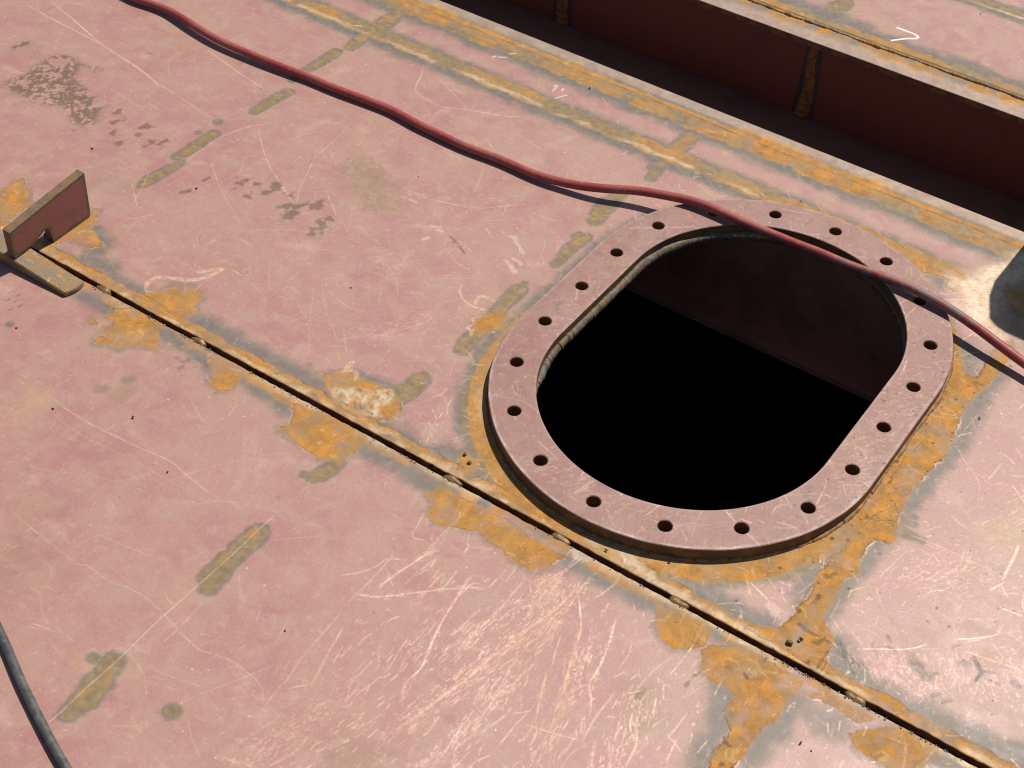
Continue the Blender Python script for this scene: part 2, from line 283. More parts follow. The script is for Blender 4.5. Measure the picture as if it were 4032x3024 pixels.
('scr',0.0007,0.45,[(-0.467,-0.497),(-0.451,-0.524),(-0.431,-0.552),(-0.417,-0.581),(-0.406,-0.607)]),
('scr',0.0007,0.45,[(-0.464,-0.496),(-0.449,-0.522),(-0.429,-0.551),(-0.416,-0.580),(-0.405,-0.607)]),
('scr',0.0007,0.45,[(-0.460,-0.495),(-0.447,-0.521),(-0.427,-0.549),(-0.414,-0.579),(-0.404,-0.606)]),
('scr',0.0007,0.45,[(-0.457,-0.494),(-0.445,-0.519),(-0.425,-0.548),(-0.413,-0.578),(-0.403,-0.605)]),
('scr',0.0007,0.45,[(-0.454,-0.493),(-0.443,-0.518),(-0.424,-0.547),(-0.412,-0.577),(-0.402,-0.604)]),
('scr',0.0009,0.6,[(-0.688,-0.211),(-0.665,-0.240),(-0.638,-0.270)]),
('scr',0.0008,0.5,[(-0.502,-0.340),(-0.544,-0.287),(-0.590,-0.224)]),
('scr',0.0009,0.6,[(-0.583,-0.210),(-0.548,-0.246),(-0.510,-0.274),(-0.479,-0.298)]),
('scr',0.0014,0.5,[(-0.634,-0.230),(-0.634,-0.198)]),
('scr',0.0008,0.5,[(-0.678,-0.268),(-0.627,-0.284)]),
('scr',0.0008,0.5,[(-0.564,-0.302),(-0.545,-0.288),(-0.511,-0.276)]),
('scr',0.0008,0.5,[(-0.596,-0.499),(-0.559,-0.518),(-0.526,-0.535)]),
('scr',0.0008,0.5,[(-0.587,-0.520),(-0.548,-0.537)]),
('scr',0.0008,0.5,[(-0.895,-0.353),(-0.845,-0.376)]),
('scr',0.0015,0.4,[(-0.697,-0.567),(-0.697,-0.551)]),
('scr',0.001,0.6,[(-0.556,-0.096),(-0.530,-0.114),(-0.508,-0.126),(-0.475,-0.160)]),
('scr',0.0009,0.5,[(-0.529,-0.146),(-0.479,-0.106),(-0.407,-0.054)]),
('scr',0.001,0.6,[(-0.458,-0.269),(-0.439,-0.234),(-0.420,-0.203),(-0.408,-0.176),(-0.409,-0.164)]),
('scr',0.0008,0.5,[(-0.500,-0.267),(-0.467,-0.268)]),
('scr',0.0009,0.6,[(-0.406,-0.361),(-0.408,-0.327),(-0.411,-0.288),(-0.415,-0.254)]),
('scr',0.0009,0.6,[(-0.399,-0.208),(-0.386,-0.224),(-0.373,-0.229)]),
('scr',0.0008,0.5,[(-0.289,-0.305),(-0.273,-0.335),(-0.258,-0.358)]),
('scr',0.0007,0.5,[(-0.331,-0.204),(-0.319,-0.236),(-0.305,-0.266)]),
('scr',0.0008,0.4,[(-0.549,-0.101),(-0.512,-0.156),(-0.482,-0.201)]),
('scr',0.001,0.6,[(-0.332,-0.025),(-0.332,-0.066),(-0.329,-0.099)]),
('scr',0.0008,0.5,[(-0.267,-0.487),(-0.260,-0.464),(-0.253,-0.445)]),
('scr',0.0011,0.55,[(-0.620,-0.802),(-0.576,-0.806),(-0.522,-0.811),(-0.484,-0.813),(-0.473,-0.808),(-0.451,-0.809),(-0.434,-0.809),(-0.401,-0.803),(-0.375,-0.802),(-0.341,-0.807),(-0.321,-0.812),(-0.296,-0.817),(-0.270,-0.821),(-0.248,-0.815),(-0.226,-0.811),(-0.200,-0.812),(-0.181,-0.815),(-0.170,-0.820),(-0.159,-0.831),(-0.147,-0.841)]),
('white',0.0004,0.55,[(-0.338,-0.604),(-0.338,-0.646),(-0.337,-0.688),(-0.338,-0.744),(-0.339,-0.799),(-0.339,-0.828),(-0.337,-0.890),(-0.338,-0.940),(-0.337,-0.979),(-0.338,-0.998)]),
('scr',0.0011,0.6,[(-0.167,-0.676),(-0.164,-0.718),(-0.162,-0.751),(-0.160,-0.766),(-0.155,-0.793),(-0.155,-0.809),(-0.151,-0.841)]),
('scr',0.001,0.6,[(-0.499,-0.764),(-0.459,-0.757),(-0.414,-0.748),(-0.391,-0.741)]),
('scr',0.001,0.5,[(-0.314,-0.898),(-0.278,-0.888),(-0.242,-0.877)]),
('scr',0.001,0.5,[(-0.308,-0.876),(-0.271,-0.870),(-0.224,-0.857)]),
('scr',0.0009,0.5,[(-0.146,-0.910),(-0.139,-0.882),(-0.129,-0.839),(-0.128,-0.832),(-0.093,-0.841),(-0.043,-0.828)]),
('scr',0.0014,0.5,[(-0.152,-0.919),(-0.105,-0.905)]),
('scr',0.0009,0.5,[(-0.239,-0.900),(-0.224,-0.868),(-0.200,-0.823),(-0.180,-0.781)]),
('scr',0.0012,0.4,[(-0.313,-0.855),(-0.311,-0.814),(-0.315,-0.761)]),
('scr',0.0008,0.5,[(-0.511,-0.803),(-0.498,-0.768),(-0.486,-0.746)]),
('scr',0.0009,0.5,[(-0.418,-1.000),(-0.404,-0.991)]),
('scr',0.0009,0.6,[(-0.316,-0.642),(-0.293,-0.620),(-0.265,-0.594)]),
('scr',0.0008,0.5,[(-0.504,-0.873),(-0.484,-0.876),(-0.465,-0.891),(-0.440,-0.902)]),
('scr',0.0008,0.5,[(-0.464,-0.920),(-0.424,-0.902)]),
('scr',0.0008,0.5,[(-0.213,-0.900),(-0.193,-0.916),(-0.163,-0.933)]),
('scr',0.0009,0.5,[(-0.137,-0.721),(-0.159,-0.748),(-0.165,-0.775)]),
('scr',0.0008,0.5,[(-0.240,-0.751),(-0.252,-0.729)]),
('scr',0.0009,0.5,[(-0.199,-0.767),(-0.208,-0.739),(-0.211,-0.724)]),
('scr',0.0008,0.5,[(-0.421,-0.917),(-0.397,-0.925)]),
('scr',0.0011,0.4,[(-0.575,-0.815),(-0.576,-0.798)]),
('scr',0.002,0.9,[(-0.072,-0.534),(-0.066,-0.563),(-0.060,-0.601),(-0.053,-0.631),(-0.045,-0.657),(-0.037,-0.682),(-0.037,-0.699),(-0.040,-0.716)]),
('scr',0.0015,0.8,[(-0.011,-0.538),(-0.012,-0.577),(-0.015,-0.609),(-0.011,-0.629)]),
('scr',0.0024,0.7,[(0.049,-0.466),(0.046,-0.511),(0.037,-0.553),(0.030,-0.590),(0.022,-0.628),(0.018,-0.664),(0.012,-0.687),(0.001,-0.739),(-0.009,-0.777)]),
('scr',0.0018,0.8,[(0.057,-0.479),(0.073,-0.500),(0.088,-0.522),(0.097,-0.547),(0.104,-0.568),(0.114,-0.594),(0.120,-0.614)]),
('scr',0.0018,0.8,[(0.114,-0.482),(0.126,-0.515),(0.135,-0.548),(0.139,-0.571),(0.140,-0.583),(0.152,-0.599),(0.164,-0.617)]),
('scr',0.0018,0.8,[(-0.133,-0.520),(-0.142,-0.557),(-0.149,-0.587),(-0.154,-0.618)]),
('scr',0.0012,0.8,[(-0.204,-0.631),(-0.188,-0.613),(-0.177,-0.592),(-0.173,-0.575),(-0.153,-0.562)]),
('scr',0.0014,0.8,[(-0.180,-0.635),(-0.170,-0.641),(-0.156,-0.637),(-0.142,-0.628),(-0.120,-0.606),(-0.095,-0.581),(-0.066,-0.554),(-0.044,-0.538)]),
('scr',0.0012,0.8,[(-0.183,-0.483),(-0.177,-0.505),(-0.170,-0.526),(-0.152,-0.521)]),
('scr',0.0014,0.7,[(-0.102,-0.551),(-0.102,-0.584),(-0.100,-0.606)]),
('scr',0.0012,0.8,[(0.073,-0.544),(0.081,-0.568),(0.089,-0.588)]),
('scr',0.0014,0.7,[(0.060,-0.519),(0.063,-0.543),(0.069,-0.559)]),
('scr',0.0014,0.7,[(0.048,-0.600),(0.051,-0.621),(0.054,-0.638)]),
('scr',0.0014,0.8,[(0.090,-0.601),(0.099,-0.624),(0.108,-0.645),(0.118,-0.667)]),
('scr',0.002,0.7,[(0.064,-0.639),(0.060,-0.666),(0.063,-0.688)]),
('scr',0.0016,0.7,[(0.039,-0.655),(0.042,-0.685)]),
('scr',0.0016,0.8,[(0.051,-0.718),(0.055,-0.751),(0.057,-0.780)]),
('scr',0.0014,0.7,[(0.022,-0.726),(0.025,-0.753)]),
('scr',0.0012,0.6,[(0.042,-0.687),(0.075,-0.700)]),
('scr',0.0012,0.6,[(0.108,-0.677),(0.148,-0.666),(0.176,-0.656)]),
('scr',0.0014,0.7,[(0.159,-0.629),(0.170,-0.650)]),
('scr',0.0012,0.6,[(0.134,-0.618),(0.131,-0.603),(0.140,-0.583)]),
('scr',0.0022,0.6,[(0.211,-0.596),(0.229,-0.622),(0.236,-0.658)]),
('scr',0.0024,0.6,[(0.188,-0.647),(0.204,-0.681)]),
('scr',0.0014,0.7,[(0.215,-0.553),(0.227,-0.580)]),
('scr',0.0012,0.7,[(0.252,-0.590),(0.279,-0.601)]),
('scr',0.0012,0.6,[(-0.090,-0.709),(-0.091,-0.760)]),
('scr',0.001,0.6,[(0.094,-0.467),(0.099,-0.487)]),
('scr',0.001,0.5,[(-0.016,-0.541),(0.003,-0.534),(0.014,-0.540)]),
('scr',0.0012,0.5,[(-0.171,-0.565),(-0.169,-0.611),(-0.170,-0.672)]),
('scr',0.003,0.3,[(-0.105,-0.501),(-0.089,-0.489),(-0.070,-0.481)]),
('scr',0.0014,0.5,[(0.034,-0.616),(0.037,-0.639)]),
('scr',0.0018,0.6,[(-0.039,-0.705),(-0.034,-0.724),(-0.024,-0.733)]),
('scr',0.0015,0.6,[(0.070,-0.598),(0.070,-0.615)]),
('scr',0.002,0.5,[(-0.012,-0.495),(-0.012,-0.536)]),
('scr',0.0011,0.7,[(0.354,-0.227),(0.358,-0.199),(0.364,-0.159)]),
('scr',0.004,0.9,[(0.480,-0.063),(0.483,-0.087),(0.484,-0.112),(0.485,-0.134)]),
('scr',0.002,0.7,[(0.489,-0.135),(0.478,-0.161)]),
('scr',0.0016,0.9,[(0.471,-0.261),(0.493,-0.243),(0.513,-0.220),(0.511,-0.206)]),
('scr',0.0014,0.9,[(0.378,-0.347),(0.400,-0.331),(0.422,-0.316),(0.437,-0.302),(0.448,-0.286)]),
('scr',0.0016,0.6,[(0.490,-0.269),(0.522,-0.263),(0.561,-0.254)]),
('scr',0.0014,0.5,[(0.353,-0.134),(0.404,-0.129),(0.446,-0.128),(0.484,-0.126)]),
('scr',0.003,0.6,[(0.500,-0.178),(0.530,-0.175)]),
('scr',0.001,0.6,[(0.425,-0.114),(0.431,-0.142)]),
('scr',0.001,0.5,[(0.366,-0.225),(0.361,-0.248),(0.366,-0.249)]),
('scr',0.001,0.5,[(0.375,-0.138),(0.422,-0.132)]),
('scr',0.004,0.5,[(0.208,-0.318),(0.224,-0.338),(0.233,-0.350)]),
('scr',0.0012,0.6,[(0.258,-0.313),(0.265,-0.323)]),
('scr',0.0012,0.6,[(0.263,-0.300),(0.271,-0.315)]),
('scr',0.003,0.6,[(0.275,-0.234),(0.281,-0.249)]),
('scr',0.001,0.4,[(0.543,-0.207),(0.515,-0.251),(0.492,-0.270)]),
('scr',0.001,0.7,[(0.340,0.057),(0.369,0.031),(0.393,0.012),(0.402,-0.009)]),
('scr',0.001,0.6,[(0.341,0.138),(0.336,0.061)]),
('scr',0.001,0.5,[(0.383,0.026),(0.409,0.017),(0.424,0.035)]),
('scr',0.0014,0.5,[(0.410,0.105),(0.425,0.090)]),
('scr',0.0008,0.5,[(0.342,0.213),(0.363,0.201)]),
('scr',0.0009,0.5,[(-0.053,0.462),(-0.052,0.483),(-0.046,0.494)]),
('scr',0.0012,0.4,[(-0.245,0.365),(-0.221,0.365)]),
('scr',0.001,0.5,[(-0.232,0.438),(-0.198,0.462)]),
('scr',0.0008,0.5,[(-0.041,1.124),(-0.012,1.091)]),
('scr',0.0008,0.5,[(-0.266,1.107),(-0.222,1.127)]),
('scr',0.001,0.5,[(-0.105,1.203),(-0.091,1.192)]),
('soot',0.0035,0.75,[(0.304,-0.354),(0.322,-0.358),(0.337,-0.357),(0.347,-0.357)]),
('soot',0.0035,0.8,[(0.352,-0.371),(0.352,-0.387),(0.353,-0.401)]),
('soot',0.002,0.8,[(0.285,-0.461),(0.291,-0.465)]),
('soot',0.002,0.6,[(0.261,-0.466),(0.267,-0.463)]),
('soot',0.003,0.6,[(0.294,-0.280),(0.296,-0.280)]),
('soot',0.004,0.6,[(0.304,-0.300),(0.308,-0.298)]),
('stain',0.004,0.7,[(0.299,-0.266),(0.306,-0.251)]),
('bare',0.0035,0.3,[(0.258,-0.347),(0.282,-0.359)]),
('bare',0.008,0,[(-0.193,-0.198),(-0.137,-0.195)]),
('bare',0.006,0.5,[(0.012,-0.424),(0.054,-0.416)]),
('bare',0.008,0.6,[(0.074,-0.391),(0.112,-0.395)]),
('bare',0.008,0.6,[(0.122,-0.413),(0.154,-0.408)]),
('tint',0.07,1,[(0.277,0.439),(0.313,0.366),(0.355,0.398)]),  # brown painted inside the off-frame shadow, in place of warm bounce light
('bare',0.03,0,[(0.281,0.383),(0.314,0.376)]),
('scr',0.001,0.5,[(-0.253,-0.018),(-0.254,0.026),(-0.256,0.052)]),
('scr',0.001,0.6,[(-0.009,-0.371),(-0.008,-0.350)]),
('scr',0.0011,0.8,[(-0.034,-0.355),(-0.030,-0.338),(-0.027,-0.326)]),
('scr',0.0011,0.8,[(-0.032,-0.353),(-0.029,-0.337),(-0.027,-0.324)]),
('scr',0.0011,0.8,[(-0.030,-0.351),(-0.029,-0.335),(-0.026,-0.323)]),
('scr',0.0011,0.8,[(-0.028,-0.349),(-0.028,-0.333),(-0.026,-0.322)]),
('scr',0.0011,0.8,[(-0.026,-0.346),(-0.027,-0.331),(-0.025,-0.320)]),
('scr',0.0011,0.8,[(-0.024,-0.344),(-0.027,-0.329),(-0.024,-0.319)]),
('scr',0.0011,0.8,[(-0.022,-0.342),(-0.026,-0.327),(-0.024,-0.317)]),
('scr',0.001,0.7,[(-0.044,-0.352),(-0.030,-0.362)]),
('scr',0.001,0.6,[(0.000,-0.333),(0.018,-0.322)]),
('scr',0.0009,0.5,[(-0.180,-0.307),(-0.156,-0.315),(-0.146,-0.333)]),
('scr',0.0009,0.5,[(-0.124,-0.309),(-0.090,-0.319)]),
('scr',0.0014,0.5,[(-0.182,-0.319),(-0.163,-0.331),(-0.145,-0.339)]),
('scr',0.0012,0.5,[(0.023,-0.373),(0.070,-0.368),(0.087,-0.362)]),
('scr',0.0015,0.8,[(0.072,-0.350),(0.071,-0.367)]),
('scr',0.0013,0.7,[(0.208,-0.238),(0.226,-0.233),(0.244,-0.233)]),
('scr',0.0008,0.5,[(0.118,-0.319),(0.154,-0.276)]),
('scr',0.0016,0.8,[(0.226,-0.124),(0.233,-0.151),(0.237,-0.182)]),
('scr',0.0012,0.7,[(0.230,-0.050),(0.241,-0.063)]),
('scr',0.0012,0.7,[(0.248,-0.122),(0.263,-0.142)]),
('scr',0.001,0.7,[(0.258,-0.114),(0.264,-0.131)]),
('scr',0.001,0.6,[(0.239,-0.187),(0.256,-0.147)]),
('scr',0.0012,0.5,[(0.205,0.196),(0.215,0.229),(0.188,0.234)]),
('scr',0.001,0.5,[(0.256,0.159),(0.263,0.144)]),
('scr',0.0014,0.4,[(0.220,0.241),(0.239,0.238)]),
('scr',0.001,0.5,[(0.227,-0.004),(0.259,-0.013)]),
('scr',0.001,0.4,[(0.237,-0.066),(0.252,-0.022),(0.258,0.005)]),
('scr',0.0014,0.6,[(-0.163,0.338),(-0.147,0.330),(-0.137,0.327)]),
('scr',0.001,0.6,[(-0.138,0.334),(-0.128,0.347)]),
('scr',0.0012,0.5,[(0.249,0.055),(0.243,0.023)]),
]
CHIPS = [(-1.037,0.196),(-1.118,-0.167),(-0.905,-0.144),(-0.637,0.103),(-0.553,0.501),(-0.094,0.433),(-0.502,-0.632),(-0.613,-0.584),(-0.713,-0.638),(-0.880,-0.552),(-0.547,-0.187),(-0.204,-0.739),(0.385,-0.510),(0.400,-0.511),(0.346,0.127),(-0.088,1.193),(0.122,-0.366),(0.046,-0.397)]
HOSE = [(-1.4288,0.2191,0.0093),(-1.3944,0.2170,0.0094),(-1.3533,0.2240,0.0095),(-1.3137,0.2241,0.0100),(-1.2659,0.2154,0.0125),(-1.2195,0.2070,0.0125),(-1.1768,0.2020,0.0123),(-1.1383,0.2009,0.0119),(-1.1021,0.2021,0.0115),(-1.0660,0.2030,0.0111),(-1.0315,0.2052,0.0104),(-0.9973,0.2075,0.0097),(-0.9650,0.2116,0.0091),(-0.9294,0.2115,0.0088),(-0.8912,0.2131,0.0088),(-0.8423,0.2171,0.0088),(-0.7940,0.2211,0.0088),(-0.7577,0.2180,0.0088),(-0.7202,0.2128,0.0088),(-0.6868,0.2124,0.0088),(-0.6523,0.2102,0.0087),(-0.6196,0.2098,0.0086),(-0.5889,0.2120,0.0086),(-0.5596,0.2156,0.0086),(-0.5281,0.2160,0.0085),(-0.4958,0.2145,0.0094),(-0.4656,0.2156,0.0105),(-0.4377,0.2197,0.0118),(-0.4113,0.2259,0.0131),(-0.3849,0.2314,0.0171),(-0.3605,0.2398,0.0200),(-0.3376,0.2507,0.0221),(-0.3150,0.2619,0.0241),(-0.2904,0.2696,0.0263),(-0.2651,0.2758,0.0280),(-0.2375,0.2839,0.0295),(-0.2113,0.2881,0.0309),(-0.1831,0.2887,0.0314),(-0.1544,0.2880,0.0313),(-0.1260,0.2873,0.0311),(-0.0981,0.2873,0.0310),(-0.0711,0.2884,0.0309),(-0.0439,0.2887,0.0307),(-0.0176,0.2905,0.0306),(0.0079,0.2931,0.0305),(0.0358,0.2907,0.0307),(0.0615,0.2921,0.0308),(0.0864,0.2949,0.0309),(0.1113,0.2971,0.0312),(0.1361,0.2991,0.0316),(0.1620,0.2983,0.0321),(0.1890,0.2944,0.0324),(0.2157,0.2918,0.0305),(0.2433,0.2862,0.0294),(0.2716,0.2783,0.0280),(0.2998,0.2702,0.0259),(0.3276,0.2635,0.0223),(0.3579,0.2562,0.0199),(0.3818,0.2497,0.0180),(0.4084,0.2427,0.0160)]
CABLE = [(-0.5480,-0.9112,0.0065),(-0.4959,-0.9381,0.0065),(-0.4658,-0.9506,0.0065),(-0.4445,-0.9603,0.0065),(-0.4153,-0.9749,0.0065),(-0.3853,-0.9881,0.0065),(-0.3529,-1.0015,0.0065),(-0.3258,-1.0127,0.0065),(-0.2962,-1.0241,0.0065),(-0.2732,-1.0320,0.0065),(-0.2446,-1.0431,0.0065)]
TACKS = [-0.842,-0.649,-0.189,-0.015,0.164,0.410,-1.024]
LUMPS = [(0.308,-0.388,0.0042),(0.317,-0.374,0.003),(0.316,-0.378,0.002),(-0.201,-0.367,0.0035),(-0.187,-0.376,0.003)]

R_BOLT, R_OUT, R_IN, HALF, RING_H = 0.2516, 0.2852, 0.2170, 0.1082, 0.0206
RCX, RCY = -0.0040, 0.0097
N_BOLT, BOLT_R, BOLT_PHASE = 20, 0.0099, -1.1007
SLIT_LO, SLIT_HI = -0.4176, -0.4080
EDGE_NEAR, EDGE_FAR = 0.583, 0.897
TRENCH_Z = -0.172
PLATE_T = 0.012
rng = np.random.default_rng(7)
random.seed(7)

# ---------------------------------------------------------------- wear maps, computed here
X0, Y0, RES, N = -2.0, -1.55, 0.001, 3150
def field(cell, seed):
    g = np.random.default_rng(seed)
    n = int(N * RES / cell) + 3
    L = g.random((n, n), dtype=np.float32) * 2 - 1
    t = np.arange(N, dtype=np.float32) * (RES / cell)
    i = t.astype(np.int32)
    f = t - i
    f = f * f * (3 - 2 * f)
    A = L[i] * (1 - f)[:, None] + L[i + 1] * f[:, None]
    return A[:, i] * (1 - f) + A[:, i + 1] * f
F60, F22, F9, F4, F2 = field(.06, 1), field(.022, 2), field(.009, 3), field(.004, 4), field(.002, 5)
WARP = F22 * .5 + F9 * .3 + F4 * .2
FINE = F9 * .3 + F4 * .4 + F2 * .3
def zeros(): return np.zeros((N, N), np.float32)
halo, spot, rust, bare, scr, stain, soot, white, hgt = [zeros() for _ in range(9)]

def smooth(e0, e1, x):
    t = np.clip((x - e0) / (e1 - e0), 0, 1)
    return t * t * (3 - 2 * t)
def window(pts, pad):
    a = np.array(pts)
    x0 = max(0, int((a[:, 0].min() - pad - X0) / RES)); x1 = min(N, int((a[:, 0].max() + pad - X0) / RES) + 2)
    y0 = max(0, int((a[:, 1].min() - pad - Y0) / RES)); y1 = min(N, int((a[:, 1].max() + pad - Y0) / RES) + 2)
    if x1 <= x0 or y1 <= y0: return None
    sl = (slice(y0, y1), slice(x0, x1))
    X, Y = np.meshgrid(X0 + np.arange(x0, x1) * RES, Y0 + np.arange(y0, y1) * RES)
    return sl, X.astype(np.float32), Y.astype(np.float32)
def seg_dist(X, Y, pts, closed=False):
    d = np.full(X.shape, 9.0, np.float32)
    q = list(pts) + ([pts[0]] if closed else [])
    if len(q) == 1: q = q * 2
    for (ax, ay), (bx, by) in zip(q[:-1], q[1:]):
        ux, uy = bx - ax, by - ay
        l = ux * ux + uy * uy + 1e-12
        t = np.clip(((X - ax) * ux + (Y - ay) * uy) / l, 0, 1)
        d = np.minimum(d, np.hypot(X - ax - t * ux, Y - ay - t * uy))
    return d
def inside(X, Y, pts):
    r = np.zeros(X.shape, bool)
    for (ax, ay), (bx, by) in zip(pts, list(pts[1:]) + [pts[0]]):
        if ay == by: continue
        c = (ay > Y) != (by > Y)
        r ^= c & (X < (bx - ax) * (Y - ay) / (by - ay) + ax)
    return r
def spline(pts, step):
    p = np.array(pts, float)
    if len(p) < 3:
        n = max(2, int(np.hypot(*(p[-1] - p[0])) / step))
        return p[0] + (p[-1] - p[0]) * np.linspace(0, 1, n)[:, None]
    q = np.vstack([2 * p[0] - p[1], p, 2 * p[-1] - p[-2]])
    out = []
    for i in range(1, len(q) - 2):
        n = max(2, int(np.linalg.norm(q[i + 1] - q[i]) / step))
        t = (np.arange(n) / n)[:, None]
        a, b, c, d = q[i - 1], q[i], q[i + 1], q[i + 2]
        out.append(.5 * ((2 * b) + (c - a) * t + (2 * a - 5 * b + 4 * c - d) * t ** 2 + (3 * b - a - 3 * c + d) * t ** 3))
    out.append(p[-1:])
    return np.vstack(out)
def put(ch, sl, v):
    ch[sl] = np.maximum(ch[sl], v)
def scratch(pts, w, s, g=rng):
    P = spline(pts, .0004)
    n = len(P)
    k = np.interp(np.arange(n), np.arange(0, n + 12, 12), g.random(len(np.arange(0, n + 12, 12))))
    k2 = np.interp(np.arange(n), np.arange(0, n + 60, 60), g.random(len(np.arange(0, n + 60, 60))))
    inten = s * np.clip(.3 + .5 * k + .5 * k2, 0, 1)
    end = np.minimum(1, np.minimum(np.arange(n), n - 1 - np.arange(n)) / (.12 * n + 1) + .15)
    inten = inten * end
    T = np.gradient(P, axis=0); T /= np.linalg.norm(T, axis=1)[:, None] + 1e-9
    Nn = np.stack([-T[:, 1], T[:, 0]], 1)
    m = max(1, int(round(w / .0005)))
    for o in (np.arange(m) - (m - 1) / 2) * .0005:
        jit = inten * (1 if m < 3 else np.clip(g.random(n) * 1.6, 0, 1))
        Q = P + Nn * o
        fx = (Q[:, 0] - X0) / RES; fy = (Q[:, 1] - Y0) / RES
        ix = np.floor(fx).astype(int); iy = np.floor(fy).astype(int)
        ok = (ix >= 0) & (iy >= 0) & (ix < N - 1) & (iy < N - 1)
        ix, iy, fx, fy, v = ix[ok], iy[ok], (fx - ix)[ok], (fy - iy)[ok], jit[ok]
        sc = min(1.0, w / .0011)
        for dx in (0, 1):
            for dy in (0, 1):
                wgt = (fx if dx else 1 - fx) * (fy if dy else 1 - fy)
                np.maximum.at(scr, (iy + dy, ix + dx), (v * np.minimum(1, wgt * 1.7) * sc).astype(np.float32))

def band_y(yc, w, x_lo, x_hi):
    """window round a weld line that runs along x"""
    return window([(x_lo, yc - w), (x_hi, yc + w)], 0)

# heat and rust along the open seam
sl, X, Y = band_y(-.413, .075, X0, 1.1)
w = WARP[sl]; f = FINE[sl]; big = F60[sl]
up = Y - SLIT_HI; lo = SLIT_LO - Y
scal = .5 + .5 * np.abs(np.sin(X * 62 + 2.2 * big))
put(halo, sl, smooth(.042 + .012 * big, .018, up + .012 * w) * (up > -.01) * np.clip(.8 + .5 * big, 0, 1))
put(halo, sl, smooth(.040 + .014 * big, .014, lo + .012 * w) * (lo > -.01) * np.clip(.55 + .8 * big, 0, 1))
ue = .013 + .008 * scal + .003 * w
put(rust, sl, smooth(ue + .0012, ue - .0012, up) * (up > -.008) * np.clip(.85 + .4 * F22[sl] + .3 * F9[sl], .4, 1))
put(bare, sl, smooth(np.maximum(ue - .007 + .008 * big, ue - .0115), ue - .014, up + .005 * f + .003 * w) * smooth(.000, .004, up + .002 * f) * np.clip(.26 + .9 * F22[sl] + .5 * big + .4 * F9[sl], 0, .8))
put(soot, sl, smooth(.0013, .0003, np.abs(up - ue)) * np.clip(.30 + .6 * F22[sl], 0, .6))
put(halo, sl, smooth(.052 + .016 * big, .010, up + .012 * w) * (up > -.01) * np.clip(.45 + .7 * big, 0, .7))
hgt[sl] += (smooth(ue + .001, ue - .006, up) * (up > -.01)) * .00012
put(bare, sl, smooth(.013 + .006 * w, .001, lo + .004 * f) * (lo > -.008) * np.clip(.10 + .9 * big + .4 * F22[sl], 0, .6))
put(rust, sl, smooth(np.maximum(.018 + .012 * w + .008 * big, .0105), .010, lo) * (lo > -.008) * np.clip(.6 + .9 * F22[sl], 0, .9))
# burn line of the stiffener below, y = 0.414
sl, X, Y = band_y(.412, .08, X0, 1.1)
w = WARP[sl]; f = FINE[sl]; big = F60[sl]
d = np.abs(Y - .414)
wid = .0145 + .006 * np.abs(np.sin(X * 48 + 1.5 * big)) + .003 * w
fade = smooth(.225, .17, X + .02 * w)
fade = np.maximum(fade, smooth(.235, .262, X + .01 * w))
put(halo, sl, smooth(.045, .020, np.abs(Y - .407) + .008 * w) * .95 * fade)
put(spot, sl, smooth(wid + .0015, wid - .0015, d) * fade)
put(rust, sl, smooth(wid + .0015, wid - .0015, d) * np.clip(.15 + .9 * big + smooth(-.35, .1, X), 0, .8) * fade)
put(bare, sl, smooth(.008, .001, np.abs(Y - .4045 + .004 * w + .002 * f)) * np.clip(2.4 * F60[sl] + .35 + .9 * F22[sl], 0, 1) * .62 * fade)
# welded edge strip beside the recess
sl, X, Y = band_y(.545, .10, X0, 1.1)
w = WARP[sl]; f = FINE[sl]; big = F60[sl]
put(halo, sl, smooth(.470, .500, Y + .010 * w + .005 * big) * .95)
put(spot, sl, smooth(.502, .507, Y + .010 * w) * (Y < .545) * 1.0)
put(rust, sl, smooth(.502, .507, Y + .010 * w) * smooth(.552, .546, Y) * np.clip(.45 + .7 * big + .5 * F22[sl], 0, .9))
put(rust, sl, smooth(.008, .004, np.abs(Y - .546 + .003 * w)) * .95)
tooth = .556 + .014 * np.clip(F22[sl] + big * .8, 0, 1)
put(rust, sl, (Y > .545) * smooth(tooth + .003, tooth - .002, Y + .004 * f) * np.clip(.4 + 1.2 * big, 0, 1))
put(bare, sl, smooth(.552, .562, Y) * (.32 + .10 * w)); halo[sl] *= 1 - .45 * smooth(.556, .566, Y)
hgt[sl] += smooth(.506, .52, Y) * smooth(.552, .540, Y) * (.0012 + .0005 * w)
put(soot, sl, smooth(.0022, .0008, np.abs(Y - .5395 + .002 * F60[sl])) * np.clip(.5 * F22[sl] + .25, 0, .6))
# plate beyond the recess
sl, X, Y = band_y(.97, .09, X0, 1.1)
w = WARP[sl]; f = FINE[sl]; big = F60[sl]
put(halo, sl, smooth(1.035, 1.005, Y + .012 * w + .01 * big) * .9)
put(bare, sl, smooth(.945, .925, Y + .008 * w) * (.30 + .10 * w)); halo[sl] *= 1 - .45 * smooth(.94, .92, Y)
put(rust, sl, smooth(.922, .936, Y + .016 * w + .008 * big) * smooth(.966, .962, Y) * np.clip(.7 + .8 * F22[sl], 0, 1))
put(spot, sl, smooth(.958, .962, Y) * smooth(.995, .988, Y + .014 * w))
put(rust, sl, smooth(.960, .964, Y) * smooth(.992, .982, Y + .016 * w) * np.clip(.5 + .7 * big + .4 * F22[sl], 0, .9))
put(soot, sl, smooth(.0035, .0018, np.abs(Y - .9665)) * .85)
sl, X, Y = band_y(1.238, .06, X0, 1.1)
w = WARP[sl]
put(halo, sl, smooth(.036, .018, np.abs(Y - 1.235) + .008 * w) * .9)
put(spot, sl, smooth(.016, .012, np.abs(Y - 1.238) + .006 * w))
put(bare, sl, smooth(.005, .002, np.abs(Y - 1.23 + .004 * w)) * np.clip(F60[sl] + .4, 0, .8))

